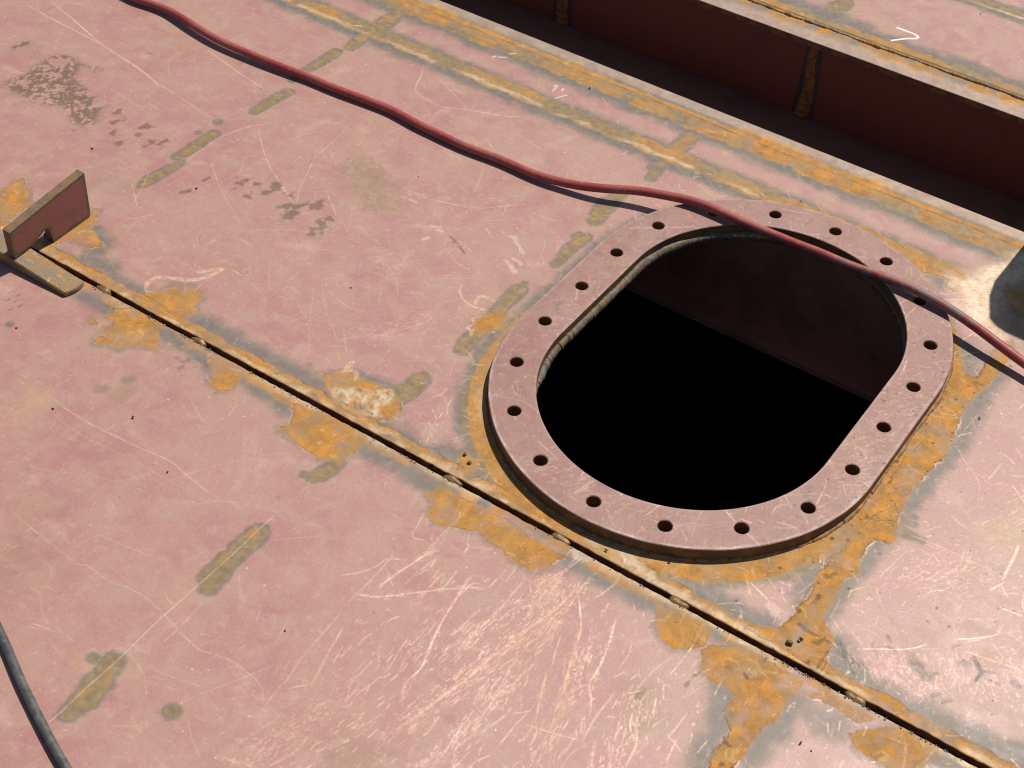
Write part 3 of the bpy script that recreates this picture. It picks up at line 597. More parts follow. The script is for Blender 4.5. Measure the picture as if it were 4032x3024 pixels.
# round the flange
sl, X, Y = window([(-.42, -.55), (.42, .5)], 0)
w = WARP[sl]; f = FINE[sl]; big = F60[sl]
RX, RY = X - RCX, Y - RCY
RD = np.hypot(RX, RY - np.clip(RY, -HALF, HALF))
e = RD - R_OUT
south = smooth(.05, -.36, Y); east = smooth(.10, .26, X); north = smooth(.25, .36, Y)
ww = .0075 + .022 * south + .008 * east - .002 * north + .003 * w
hw = .017 + .026 * south - .003 * north
put(halo, sl, smooth(hw + .014, hw - .008, e + .010 * w) * .95 * (e > -.004))
put(rust, sl, smooth(ww + .002, ww - .002, e + .003 * f) * (e > -.012) * np.clip(1.0 + .5 * F22[sl] - .9 * north * (F22[sl] < .1), .05, 1))
put(spot, sl, smooth(ww + .012, ww + .004, e + .008 * w) * south * (e > -.01))
put(bare, sl, south * smooth(.02, .008, e + .01 * w) * np.clip(big * 1.2, 0, .55))
under_ring = smooth(R_OUT - .004, R_OUT - .008, RD) * smooth(R_IN + .008, R_IN + .012, RD)
put(spot, sl, under_ring); put(rust, sl, under_ring * .5)
# flange top wear (used by the flange, which lies over this area)
on = ((RD > R_IN - .002) & (RD < R_OUT + .002)).astype(np.float32)
edge_in = smooth(.004, .0005, RD - R_IN + .004 * w); edge_out = smooth(.006, .0005, R_OUT - RD + .005 * w)
ringbare = on * np.maximum(edge_in * .45, edge_out * (.40 + .45 * south)) * np.clip(.75 + .8 * F22[sl], 0, 1)

# marks one by one
for kind, hwid, s, pts in MARKS:
    if kind == 'scr':
        long_ = sum(math.dist(a_, b_) for a_, b_ in zip(pts[:-1], pts[1:]))
        bold = pts[0][1] < -.42 and hwid > .00125
        scratch(pts, hwid * (1 if bold else .7), s * (1 if bold else (.92 if long_ > .12 else 1.0)))
        if hwid > .00135 and pts[0][1] < -.40:
            P_ = spline(pts, .003)
            for q_ in range(int(len(P_) * 1.6)):
                i_ = rng.integers(0, len(P_) - 1); t_ = P_[i_ + 1] - P_[i_]; t_ = t_ / (np.hypot(*t_) + 1e-9)
                o_ = P_[i_] + np.array([-t_[1], t_[0]]) * rng.normal(0, .0035); L_ = rng.uniform(.002, .011)
                scratch([tuple(o_), tuple(o_ + t_ * L_)], rng.uniform(.0004, .0011), rng.uniform(.2, .75) * s)
        continue
    got = window(pts, hwid + .06)
    if got is None: continue
    sl, X, Y = got
    w = WARP[sl]; f = FINE[sl]
    if kind == 'spot':
        if hwid > .007 and len(pts) > 1:
            a_, b_ = np.array(pts[0]), np.array(pts[-1]); t_ = (b_ - a_) / (np.linalg.norm(b_ - a_) + 1e-9); n_ = np.array([-t_[1], t_[0]])
            u0 = rng.uniform(.05, .35); u1 = u0 + rng.uniform(.3, .5); o_ = n_ * hwid * rng.uniform(.35, .7) * rng.choice([-1, 1])
            pts = list(pts); lobe = seg_dist(X, Y, [tuple(a_ + (b_ - a_) * u0 + o_), tuple(a_ + (b_ - a_) * u1 + o_)]) + hwid * .25
            base_ = np.minimum(seg_dist(X, Y, pts) + hwid * .12, lobe)
        else:
            base_ = seg_dist(X, Y, pts)
        d = base_ + hwid * (.30 * w + .10 * f + .35 * F60[sl])
        put(spot, sl, smooth(hwid + .0022, hwid - .0022, d) * s)
        put(halo, sl, smooth(hwid + .0075, hwid + .0005, d) * .9 * s)
        if hwid > .007: put(rust, sl, smooth(hwid, hwid - .004, d) * np.clip(1.1 * F22[sl] + .5 * F9[sl] - .25 + .5 * F60[sl], 0, .6) * s)
    elif kind == 'grey':
        d = seg_dist(X, Y, pts) + hwid * .5 * w
        put(halo, sl, smooth(hwid * 1.5, hwid * .15, d) * s * .85)
    elif kind in ('rust', 'gold', 'stainp'):
        d = seg_dist(X, Y, pts, True) * np.where(inside(X, Y, pts), -1, 1) + .0035 * w + .0022 * f
        sw = .0008 + .0095 * np.clip(F60[sl] * 1.2 + .15 + .4 * F22[sl], 0, 1)
        m = smooth(sw, -sw, d + .3 * sw * FINE[sl])
        if kind == 'rust':
            put(rust, sl, m * s * np.clip(1.0 + .45 * F22[sl] + .20 * F60[sl] + .25 * F9[sl], .45, 1))
            put(soot, sl, smooth(.0014, .0003, np.abs(d + .0008)) * np.clip(F22[sl] + .1, 0, .5) * s)
            put(scr, sl, smooth(.0022, .0006, np.abs(d - .0012 + .0016 * f)) * np.clip(F22[sl] * 1.4 - .3, 0, .4))
            put(halo, sl, smooth(.010, .0, d + .004 * w) * .55 * s)
            hgt[sl] += smooth(.004, -.006, d) * .0003
        elif kind == 'gold':
            put(bare, sl, smooth(.003, -.004, d) * np.clip(.6 + .8 * F9[sl], 0, .9))
            hgt[sl] += smooth(.006, -.012, d) * (.0010 * F9[sl] + .0012 * F22[sl] + .0005 * F4[sl])
            put(soot, sl, smooth(.003, -.004, d) * smooth(.72, .9, F22[sl] * .6 + F9[sl] * .6) * .9)
        else:
            v = smooth(-.25, .35, field_stain[sl]) if False else smooth(-.35, .25, F9[sl] * .5 + F22[sl] * .5 + F4[sl] * .6 + .04)
            put(stain, sl, smooth(.010, -.012, d + .010 * w) * v * s)
    elif kind == 'curl':
        d = seg_dist(X, Y, spline(pts, .01).tolist())
        hatch = .62 + .30 * np.sin((X + Y * .6) * 1500 + 2 * F22[sl])
        put(scr, sl, smooth(hwid + .0012, hwid - .0010, d + .0012 * f) * np.clip(hatch + .1 + .4 * F4[sl], 0, 1) * .8)
        put(rust, sl, smooth(hwid * .7, hwid * .25, d) * .6)
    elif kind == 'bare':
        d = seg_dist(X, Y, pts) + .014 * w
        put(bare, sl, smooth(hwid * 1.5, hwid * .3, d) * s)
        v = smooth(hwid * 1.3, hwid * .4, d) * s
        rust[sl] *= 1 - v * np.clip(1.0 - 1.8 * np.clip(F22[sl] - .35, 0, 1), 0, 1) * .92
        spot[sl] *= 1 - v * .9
    elif kind == 'stain':
        d = seg_dist(X, Y, pts) + hwid * (1.0 * w + .5 * f + .9 * F9[sl])
        put(stain, sl, smooth(hwid * 1.6, hwid * .1, d + .0010 * F4[sl]) * s)
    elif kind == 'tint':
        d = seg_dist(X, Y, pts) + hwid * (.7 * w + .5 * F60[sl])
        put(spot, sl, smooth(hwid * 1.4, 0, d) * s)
    elif kind == 'soot':
        d = seg_dist(X, Y, pts) + hwid * .8 * w + .0012 * f
        put(soot, sl, smooth(hwid * 1.1, hwid * .3, d) * s * np.clip(.85 + .5 * F4[sl], 0, 1))
    elif kind == 'white':
        d = seg_dist(X, Y, spline(pts, .004).tolist()) + .0006 * f + (0 if hwid < .0025 else hwid * .7 * FINE[sl])
        put(white, sl, smooth(hwid + .0010, hwid - .0010, d) * s * (1 if s > .95 else .6))

# weld ridge of the cross seam at x = 0.30
sl, X, Y = window([(.27, -1.2), (.34, .30)], 0)
hgt[sl] += smooth(.022, .004, np.abs(X - .302 + .006 * F60[sl])) * (.0011 + .0007 * F22[sl] + .0004 * F9[sl]) * np.minimum(1, rust[sl] * 1.2)
put(soot, sl, smooth(.55, .75, F9[sl] * .6 + F22[sl] * .5) * rust[sl] * .7)

# many small random scratches and scuffs
def rand_scratches(n, x0, x1, y0, y1, lmin, lmax, wmin, wmax, s0, s1, ang=None, spread=.4):
    for _ in range(n):
        x, y = rng.uniform(x0, x1), rng.uniform(y0, y1)
        a = rng.uniform(0, math.tau) if ang is None else ang + rng.normal(0, spread)
        L = lmin * (lmax / lmin) ** (rng.random() ** 1.7)
        b = rng.normal(0, .25)
        p0 = (x, y); p1 = (x + L * .5 * math.cos(a), y + L * .5 * math.sin(a)); p2 = (p1[0] + L * .5 * math.cos(a + b), p1[1] + L * .5 * math.sin(a + b))
        scratch([p0, p1, p2], rng.uniform(wmin, wmax), rng.uniform(s0, s1))
rand_scratches(9000, -1.95, 1.1, -1.5, 1.5, .003, .035, .0004, .0009, .15, .6)
rand_scratches(260, -1.95, 1.1, -1.5, 1.5, .03, .22, .0004, .0009, .15, .5)
rand_scratches(700, -.95, -.2, -.38, .15, .004, .06, .0004, .0010, .2, .6)
rand_scratches(170, -.15, .52, -1.0, -.44, .01, .12, .0008, .0022, .2, .7, math.radians(90), .20)
rand_scratches(500, -.15, .6, -1.05, -.44, .004, .03, .0006, .0016, .3, .8, math.radians(92), .4)
rand_scratches(500, .30, .8, -.45, .35, .004, .05, .0005, .0014, .2, .7)
rand_scratches(1300, -.30, .30, -.40, .41, .004, .05, .0004, .0011, .25, .85)
rand_scratches(60, -.30, .30, -.40, .41, .04, .12, .0006, .0012, .4, .8)
rand_scratches(1500, -.20, .62, -1.05, -.43, .002, .012, .0004, .0012, .10, .45, math.radians(92), .5)
rand_scratches(1500, .32, .8, -.45, .35, .002, .010, .0004, .0012, .15, .55)
def scuff(pts, hw, ang, s):
    sl, X, Y = window(pts, hw * 2.5)
    a = math.radians(ang); U = X * math.cos(a) + Y * math.sin(a); V = -X * math.sin(a) + Y * math.cos(a)
    h = np.zeros(X.shape, np.float32)
    for cu, cv, wt, sd in ((.0075, .0019, .5, 1), (.003, .0013, .4, 2), (.0013, .0012, .3, 3)):
        g_ = np.random.default_rng(900 + sd); L = g_.random((256, 256), dtype=np.float32) * 2 - 1
        u = U / cu; v = V / cv; iu = np.floor(u).astype(int); iv = np.floor(v).astype(int); fu = u - iu; fv = v - iv
        q = lambda i, j: L[i % 256, j % 256]
        h += wt * ((q(iu, iv) * (1 - fu) + q(iu + 1, iv) * fu) * (1 - fv) + (q(iu, iv + 1) * (1 - fu) + q(iu + 1, iv + 1) * fu) * fv)
    d = seg_dist(X, Y, pts) + hw * (.7 * WARP[sl] + .6 * F60[sl])
    m = smooth(hw * 1.6, 0, d)
    put(scr, sl, smooth(.66 - .50 * m, .86 - .45 * m, h + .10 * m) * np.clip(m * 1.6, 0, 1) * s)
for pts, hw, ang, s_ in (([(.05, -.47), (.02, -.60), (-.01, -.76)], .016, 82, .55), ([(.02, -.48), (-.03, -.66)], .016, 85, .45), ([(.10, -.52), (.13, -.62)], .014, 105, .45), ([(.06, -.62), (.05, -.82)], .022, 90, .4),
                         ([(.20, -.58), (.27, -.80)], .022, 110, .45), ([(.14, -.70), (.18, -.85)], .02, 104, .4), ([(-.08, -.74), (-.12, -.90)], .02, 78, .35), ([(.40, -.20), (.50, .05)], .05, 60, .30), ([(.42, -.36), (.60, -.25)], .045, 120, .30),
                         ([(-.55, -.10), (-.45, .0)], .035, 35, .22), ([(-.66, .02), (-.60, .08)], .03, 20, .2), ([(-.45, -.25), (-.42, -.18)], .03, 40, .2),
                         ([(-.25, .10), (-.25, -.10)], .03, 45, .28), ([(.25, .10), (.25, -.12)], .03, 60, .36), ([(.10, -.33), (-.10, -.34)], .025, 30, .3), ([(0, .36), (.15, .33)], .025, 10, .25)):
    scuff(pts, hw, ang, s_)
# scuffed pale patches: clusters of short parallel strokes
for cx, cy, rx, n, ang in ((.02, -.50, .022, 70, 85), (.05, -.56, .03, 80, 82), (.02, -.66, .03, 80, 80), (.0, -.75, .03, 80, 82), (.12, -.58, .03, 70, 105), (.14, -.66, .03, 60, 100),
                           (-.02, -.62, .03, 60, 90), (-.06, -.68, .025, 50, 92), (.06, -.72, .03, 60, 95), (.22, -.66, .03, 60, 110), (.26, -.74, .03, 60, 112), (-.05, -.82, .03, 60, 75), (.08, -.80, .03, 60, 88), (.18, -.76, .03, 60, 104)):
    a = math.radians(ang)
    for _ in range(n):
        u, v = rng.normal(0, rx), rng.normal(0, rx * .28)
        x, y = cx + u * math.cos(a) - v * math.sin(a), cy + u * math.sin(a) + v * math.cos(a)
        L = rng.uniform(.003, .018); b = a + rng.normal(0, .10)
        scratch([(x, y), (x + L * math.cos(b), y + L * math.sin(b))], rng.uniform(.0005, .0014), rng.uniform(.25, .8))
# chipped paint flecks and dark specks
def specks(ch, n, x0, x1, y0, y1, r0, r1, s0, s1):
    for _ in range(n):
        x, y, r = rng.uniform(x0, x1), rng.uniform(y0, y1), r0 * (r1 / r0) ** rng.random()
        sl, X, Y = window([(x, y)], r * 2.5)
        put(ch, sl, smooth(r * 1.2, r * .6, np.hypot(X - x, (Y - y) * rng.uniform(.8, 1.8)) + r * .5 * FINE[sl]) * rng.uniform(s0, s1))
specks(white, 420, -1.9, .9, -1.4, 1.4, .0006, .0014, .3, .9)
specks(scr, 1800, -1.9, .9, -1.4, 1.4, .0007, .0022, .2, .7)
specks(soot, 800, -1.9, .9, -1.4, 1.4, .0006, .0013, .3, .8)
specks(soot, 170, .22, .62, -.42, .35, .0008, .0026, .4, 1)
specks(soot, 90, .20, .34, -.33, .26, .0010, .0032, .5, 1)
specks(stain, 90, -1.9, .9, -1.4, 1.0, .003, .009, .1, .35)
# scratches do not mark thick rust
scr *= (1 - .55 * rust) * np.clip(.85 + .5 * F2 + .4 * F4, .25, 1)
hgt += FINE * (.00003 + .00016 * rust + .00010 * bare) - scr * .00006

def image(name, chans, flt=False):
    im = bpy.data.images.new(name, N, N, alpha=True, float_buffer=flt)
    im.colorspace_settings.name = 'Non-Color'
    im.alpha_mode = 'CHANNEL_PACKED'
    buf = np.empty((N, N, 4), np.float32)
    for i, c in enumerate(chans):
        buf[..., i] = c
    im.pixels.foreach_set(buf.ravel())
    im.update()
    im.pack()
    return im
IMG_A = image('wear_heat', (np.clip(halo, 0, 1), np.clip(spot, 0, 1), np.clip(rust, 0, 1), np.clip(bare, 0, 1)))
rb = zeros()
sl, X, Y = window([(-.42, -.55), (.42, .5)], 0)
rb[sl] = ringbare
IMG_B = image('wear_marks', (np.clip(scr, 0, 1), np.clip(stain, 0, 1), np.clip(soot, 0, 1), np.clip(white, 0, 1)))
IMG_H = image('wear_height', (hgt, rb, 0, 1), True)
del halo, spot, bare, scr, stain, white, hgt, rb

# ---------------------------------------------------------------- materials
class NT:
    def __init__(s, name):
        s.m = bpy.data.materials.new(name); s.m.use_nodes = True
        s.t = s.m.node_tree; s.b = s.t.nodes['Principled BSDF']
    def n(s, kind, **kw):
        o = s.t.nodes.new(kind)
        for k, v in kw.items(): setattr(o, k, v)
        return o
    def l(s, a, b): s.t.links.new(a, b)
    def val(s, sock, v):
        if isinstance(v, bpy.types.NodeSocket): s.l(v, sock)
        else: sock.default_value = v
    def math(s, op, a, b=0.0, c=0.0, clamp=False):
        o = s.n('ShaderNodeMath', operation=op, use_clamp=clamp)
        s.val(o.inputs[0], a); s.val(o.inputs[1], b)
        if op in ('MULTIPLY_ADD', 'SMOOTH_MIN'): s.val(o.inputs[2], c)
        return o.outputs[0]
    def mix(s, f, a, b, blend='MIX'):
        o = s.n('ShaderNodeMix', data_type='RGBA', blend_type=blend)
        s.val(o.inputs[0], f); s.val(o.inputs[6], a if isinstance(a, bpy.types.NodeSocket) else (*a, 1)); s.val(o.inputs[7], b if isinstance(b, bpy.types.NodeSocket) else (*b, 1))
        return o.outputs[2]
    def noise(s, scale, detail=4, rough=.55, vec=None, dist=0):
        o = s.n('ShaderNodeTexNoise')
        o.inputs['Scale'].default_value = scale; o.inputs['Detail'].default_value = detail
        o.inputs['Roughness'].default_value = rough; o.inputs['Distortion'].default_value = dist
        s.l(vec or s.pos, o.inputs['Vector'])
        return o.outputs['Fac']
    def ramp(s, f, lo, hi, v0=0.0, v1=1.0):
        o = s.n('ShaderNodeMapRange', interpolation_type='SMOOTHSTEP')
        s.val(o.inputs['Value'], f)
        for k, v in (('From Min', lo), ('From Max', hi), ('To Min', v0), ('To Max', v1)): o.inputs[k].default_value = v
        return o.outputs['Result']
    @property
    def pos(s):
        if not hasattr(s, '_p'):
            s._p = s.n('ShaderNodeNewGeometry').outputs['Position']
        return s._p
    def scaled(s, sx, sy, sz, rot=0.0):
        o = s.n('ShaderNodeMapping'); o.inputs['Scale'].default_value = (sx, sy, sz); o.inputs['Rotation'].default_value = (0, 0, rot)
        s.l(s.pos, o.inputs['Vector'])
        return o.outputs[0]
    def bump(s, h, strength, dist, normal=None):
        o = s.n('ShaderNodeBump'); o.inputs['Strength'].default_value = strength; o.inputs['Distance'].default_value = dist
        s.l(h, o.inputs['Height'])
        if normal: s.l(normal, o.inputs['Normal'])
        return o.outputs[0]

def steel_colours(k):
    """procedural tones shared by every rusty surface"""
    big, mid, fin = k.noise(20, 6, .6), k.noise(75, 6, .62), k.noise(420, 3, .6)
    v = k.noise(38, 7, .62, dist=.5)
    ru = k.mix(k.ramp(v, .34, .66), (.270, .140, .045), (.460, .205, .036))
    ru = k.mix(k.ramp(big, .44, .68, 0, .8), ru, (.310, .185, .072))
    ru = k.mix(k.ramp(k.noise(60, 6, .68), .60, .76, 0, .75), ru, (.170, .095, .045))
    ru = k.mix(k.ramp(k.noise(130, 5, .7), .60, .74, 0, .6), ru, (.22, .185, .13))
    ru = k.mix(k.ramp(fin, .52, .75, 0, .35), ru, (.58, .36, .15))
    ru = k.mix(k.ramp(k.noise(260, 5, .75), .54, .68, 0, .55), ru, (.165, .090, .035))
    ru = k.mix(k.ramp(k.noise(28, 7, .7, dist=1.5), .58, .66, 0, .5), ru, (.50, .36, .20))
    sp = k.mix(k.ramp(mid, .3, .7), (.175, .122, .062), (.265, .185, .098))
    ba = k.mix(k.ramp(mid, .35, .65), (.43, .325, .22), (.50, .43, .33))
    ba = k.mix(k.ramp(big, .50, .66, 0, .85), ba, (.38, .255, .135))
    return ru, sp, ba, big, mid, fin

def deck_material(name, ring=False):
    k = NT(name)
    uv = k.n('ShaderNodeMapping', vector_type='POINT')
    s = 1 / (N * RES)
    uv.inputs['Scale'].default_value = (s, s, 1); uv.inputs['Location'].default_value = (-X0 * s + .5 / N, -Y0 * s + .5 / N, 0)
    k.l(k.pos, uv.inputs['Vector'])
    def tex(im):
        o = k.n('ShaderNodeTexImage', image=im, extension='CLIP', interpolation='Cubic' if im is IMG_H else 'Linear')
        k.l(uv.outputs[0], o.inputs['Vector'])
        sp = k.n('ShaderNodeSeparateColor'); k.l(o.outputs['Color'], sp.inputs[0])
        return sp.outputs[0], sp.outputs[1], sp.outputs[2], o.outputs['Alpha']
    ha, sp_, ru_, ba_ = tex(IMG_A)
    sc, st, so, wh = tex(IMG_B)
    hg, rb, _, _ = tex(IMG_H)
    ru, sp, ba, big, mid, fin = steel_colours(k)
    # primer: rosy and tan clouds, fine wear streaks, speckle
    c1 = k.noise(5.5, 6, .6); c2 = k.noise(26, 6, .62, dist=.6); c3 = k.noise(1, 5, .65, k.scaled(38, 120, 1, .5)); c4 = k.noise(1, 5, .65, k.scaled(140, 45, 1, .5))
    pink = k.mix(k.ramp(c1, .36, .64), PINK_A, PINK_B)
    pink = k.mix(k.ramp(c2, .40, .64, 0, .85), pink, PINK_C)
    pink = k.mix(k.ramp(k.noise(9, 7, .68, dist=1.0), .52, .70, 0, .36), pink, (.275, .128, .120))
    pink = k.mix(k.ramp(k.noise(17, 7, .7, dist=.6), .54, .70, 0, .5), pink, (.440, .285, .235))
    pink = k.mix(k.ramp(c3, .55, .74, 0, .38), pink, PINK_D)
    pink = k.mix(k.ramp(c4, .55, .74, 0, .34), pink, PINK_D)
    pink = k.mix(k.ramp(k.noise(3.2, 5, .6, dist=.8), .60, .76, 0, .62), pink, (.40, .285, .150))
    pink = k.mix(k.ramp(fin, .56, .72, 0, .32), pink, (.56, .37, .31))
    pink = k.mix(k.ramp(k.noise(230, 4, .7), .52, .70, 0, .42), pink, (.235, .125, .095))
    pink = k.mix(k.ramp(k.noise(12, 7, .7, dist=1.2), .54, .70, 0, .45), pink, (.330, .215, .135))
    pink = k.mix(k.ramp(k.noise(700, 2), .30, .45, .28, 0), pink, (.22, .11, .09))
    if ring:
        pink = k.mix(.62, pink, k.mix(k.ramp(k.noise(19, 6, .65), .35, .65), (.255, .118, .096), (.300, .180, .148)))
        col = k.mix(k.math('MULTIPLY', rb, .95), pink, k.mix(k.ramp(mid, .3, .7), (.46, .40, .39), (.62, .50, .47)))
        col = k.mix(k.ramp(k.noise(14, 6, .65), .56, .70, 0, .55), col, (.30, .185, .105))
        col = k.mix(k.ramp(k.noise(34, 6, .7, dist=.8), .56, .68, 0, .5), col, (.165, .100, .085))
        col = k.mix(1.0, col, (.86, .84, .84), 'MULTIPLY')
        metal, rough = k.math('MULTIPLY', rb, .3), .50
    else:
        gr = k.mix(k.ramp(mid, .3, .7), (.098, .106, .094), (.150, .148, .124))
        gr = k.mix(k.ramp(c2, .50, .62, 0, .4), gr, (.175, .150, .110))
        col = k.mix(k.math('MULTIPLY', ha, .92), pink, gr)
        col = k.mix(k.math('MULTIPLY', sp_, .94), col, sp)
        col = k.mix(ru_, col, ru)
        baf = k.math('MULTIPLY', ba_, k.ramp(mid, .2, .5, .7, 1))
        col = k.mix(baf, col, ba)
        metal = k.math('MULTIPLY', baf, .5)
        rough = k.math('MULTIPLY_ADD', ru_, .22, .47)
        spec = k.math('MULTIPLY_ADD', k.math('MAXIMUM', ru_, k.math('MULTIPLY', ha, .7)), -.44, .58)
        k.l(spec, k.b.inputs['Specular IOR Level'])
    col = k.mix(k.math('MULTIPLY', sc, .80), col, k.mix(k.ramp(k.noise(7, 3), .45, .6), (.80, .56, .45), (.72, .46, .28)))
    col = k.mix(k.math('MULTIPLY', st, .85), col, (.125, .078, .042))
    col = k.mix(k.math('MULTIPLY', so, .9), col, (.045, .040, .038))
    col = k.mix(wh, col, (.80, .70, .65))
    k.l(col, k.b.inputs['Base Color'])
    k.val(k.b.inputs['Metallic'], k.math('MULTIPLY_ADD', sc, .30, metal))
    rr = k.math('ADD', rough, k.ramp(c2, .3, .7, -.05, .08))
    k.val(k.b.inputs['Roughness'], rr)
    b1 = k.bump(hg, 1.0, 1.0)
    b2 = k.bump(k.noise(260, 3, .6), .25, .0006, b1)
    k.l(b2, k.b.inputs['Normal'])
    return k.m
PINK_A, PINK_B, PINK_C, PINK_D = (.328, .156, .142), (.356, .194, .163), (.340, .206, .155), (.48, .295, .245)
M_DECK = deck_material('primed_deck_steel')
M_RING = deck_material('primed_flange_steel', True)

def rusty(name, base, rustc, amount=.5, scale=40, rough=.6, metal=0.0, bump=.0006, grey=None):
    k = NT(name)
    ru, sp, ba, big, mid, fin = steel_colours(k)
    f = k.noise(scale, 6, .62, dist=.4)
    col = k.mix(k.ramp(f, .62 - .35 * amount, .72 - .25 * amount), base, rustc)
    if grey: col = k.mix(k.ramp(k.noise(scale * 2.2, 5, .6), .50, .60), col, grey)
    col = k.mix(k.ramp(fin, .5, .75, 0, .3), col, k.mix(.5, col, (.05, .035, .03)))
    k.l(col, k.b.inputs['Base Color'])
    k.b.inputs['Roughness'].default_value = rough; k.b.inputs['Metallic'].default_value = metal
    k.b.inputs['Specular IOR Level'].default_value = .25
    k.l(k.bump(k.noise(scale * 6, 5, .65), .7, bump), k.b.inputs['Normal'])
    return k.m
M_SIDE = rusty('flame_cut_side', (.130, .068, .030), (.210, .100, .032), .45, 30, .85)
M_HOLE = rusty('bolt_hole_wall', (.100, .062, .045), (.16, .09, .05), .4, 60, .6)
M_BEAD = rusty('weld_bead_rusty', (.17, .095, .040), (.34, .16, .04), .5, 60, .6, .0, .0005, (.21, .15, .09))
M_BEADIN = rusty('weld_bead_brown', (.105, .080, .058), (.17, .105, .050), .45, 50, .60, .1, .0012, (.15, .135, .12))
M_TACK = rusty('tack_weld_brown', (.16, .10, .055), (.26, .15, .06), .5, 90, .45, .3)
M_EDGE = rusty('plate_edge', (.120, .060, .040), (.22, .105, .045), .5, 50, .7)
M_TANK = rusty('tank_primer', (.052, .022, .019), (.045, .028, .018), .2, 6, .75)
M_GIRDER = rusty('girder_primer', (.70, .25, .16), (.50, .20, .11), .4, 9, .7)
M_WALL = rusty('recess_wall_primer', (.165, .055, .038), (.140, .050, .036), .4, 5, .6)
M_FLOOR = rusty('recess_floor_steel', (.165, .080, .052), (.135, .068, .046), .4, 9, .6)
M_WELDV = rusty('vertical_weld_rust', (.17, .085, .032), (.27, .125, .036), .5, 45, .6)
M_BURN = rusty('weld_burn_dark', (.045, .043, .045), (.07, .05, .045), .4, 45, .6)
M_FACE = rusty('bracket_primer', (.27, .108, .092), (.23, .10, .085), .3, 25, .55)
M_RIM = rusty('bracket_rusty_rim', (.185, .112, .055), (.115, .088, .070), .5, 60, .6)
M_CHIP = rusty('dark_chip', (.05, .045, .042), (.12, .075, .045), .4, 200, .5, .3)
M_SLAG = rusty('slag_grain', (.30, .28, .26), (.20, .14, .09), .4, 200, .45, .3)

def cut_edge_material():
    k = NT('flame_cut_edge')
    st = k.noise(1, 3, .6, k.scaled(14, 150, 30))
    col = k.mix(k.ramp(st, .40, .60), (.185, .200, .190), (.300, .325, .310))
    col = k.mix(k.ramp(k.noise(70, 5), .68, .76, 0, .6), col, (.34, .20, .08))
    k.l(col, k.b.inputs['Base Color']); k.b.inputs['Roughness'].default_value = .5; k.b.inputs['Metallic'].default_value = .25
    k.l(k.bump(st, .8, .0012), k.b.inputs['Normal'])
    return k.m
M_SHINY = rusty('bare_bright_steel', (.72, .66, .55), (.62, .54, .42), .3, 12, .22, .95, .0002)
M_CUT = cut_edge_material()

def wedge_material():
    k = NT('wedge_rusty_steel')
    v = k.scaled(26, 60, 30)
    a, b = k.noise(1.6, 6, .65, v, .5), k.noise(3.5, 6, .65, v)
    col = k.mix(k.ramp(a, .40, .58), (.185, .150, .115), (.27, .155, .052))
    col = k.mix(k.ramp(b, .55, .68), col, (.46, .22, .055))
    col = k.mix(k.ramp(k.noise(120, 5, .7), .60, .70), col, (.43, .40, .36))
    col = k.mix(k.ramp(k.noise(60, 5, .7), .60, .72, 0, .7), col, (.10, .06, .035))
    k.l(col, k.b.inputs['Base Color']); k.b.inputs['Roughness'].default_value = .55; k.b.inputs['Metallic'].default_value = .2
    k.l(k.bump(k.noise(240, 5, .7), .8, .0008), k.b.inputs['Normal'])
    return k.m
M_WEDGE = wedge_material()

def hose_material():
    k = NT('red_rubber_hose')
    a = k.noise(60, 6, .65); b = k.noise(11, 4, .6)
    col = k.mix(k.ramp(k.noise(9, 4), .35, .65), (.25, .038, .038), (.32, .080, .070))
    col = k.mix(k.ramp(k.noise(150, 4, .6), .5, .75, 0, .3), col, (.56, .24, .20))
    # grime: worst on the stretch that has been dragged over the flange
    sx = k.n('ShaderNodeSeparateXYZ'); k.l(k.pos, sx.inputs[0])
    near = k.math('MULTIPLY', k.ramp(sx.outputs[0], -.10, .20), k.ramp(sx.outputs[0], .40, .20))
    mid = k.math('MULTIPLY', k.ramp(sx.outputs[0], -.68, -.62), k.ramp(sx.outputs[0], -.42, -.48))
    g = k.math('ADD', k.math('MULTIPLY', near, .22), k.math('MULTIPLY', mid, .10))
    f = k.ramp(k.math('ADD', a, g), .62, .74)
    col = k.mix(k.math('MULTIPLY', f, .85), col, k.mix(k.ramp(b, .4, .6), (.115, .090, .080), (.19, .155, .135)))
    k.l(col, k.b.inputs['Base Color']); k.b.inputs['Roughness'].default_value = .45
    k.b.inputs['Specular IOR Level'].default_value = .35
    k.l(k.bump(k.noise(400, 3), .25, .0004), k.b.inputs['Normal'])
    return k.m
M_HOSE = hose_material()
def cable_material():
    k = NT('grey_rubber_cable')
    col = k.mix(k.ramp(k.noise(70, 5, .6), .35, .7), (.050, .052, .055), (.115, .112, .105))
    col = k.mix(k.ramp(k.noise(160, 5, .7), .60, .70, 0, .6), col, (.22, .19, .16))
    k.l(col, k.b.inputs['Base Color']); k.b.inputs['Roughness'].default_value = .42
    k.l(k.bump(k.noise(300, 3), .3, .0005), k.b.inputs['Normal'])
    return k.m
M_CABLE = cable_material()

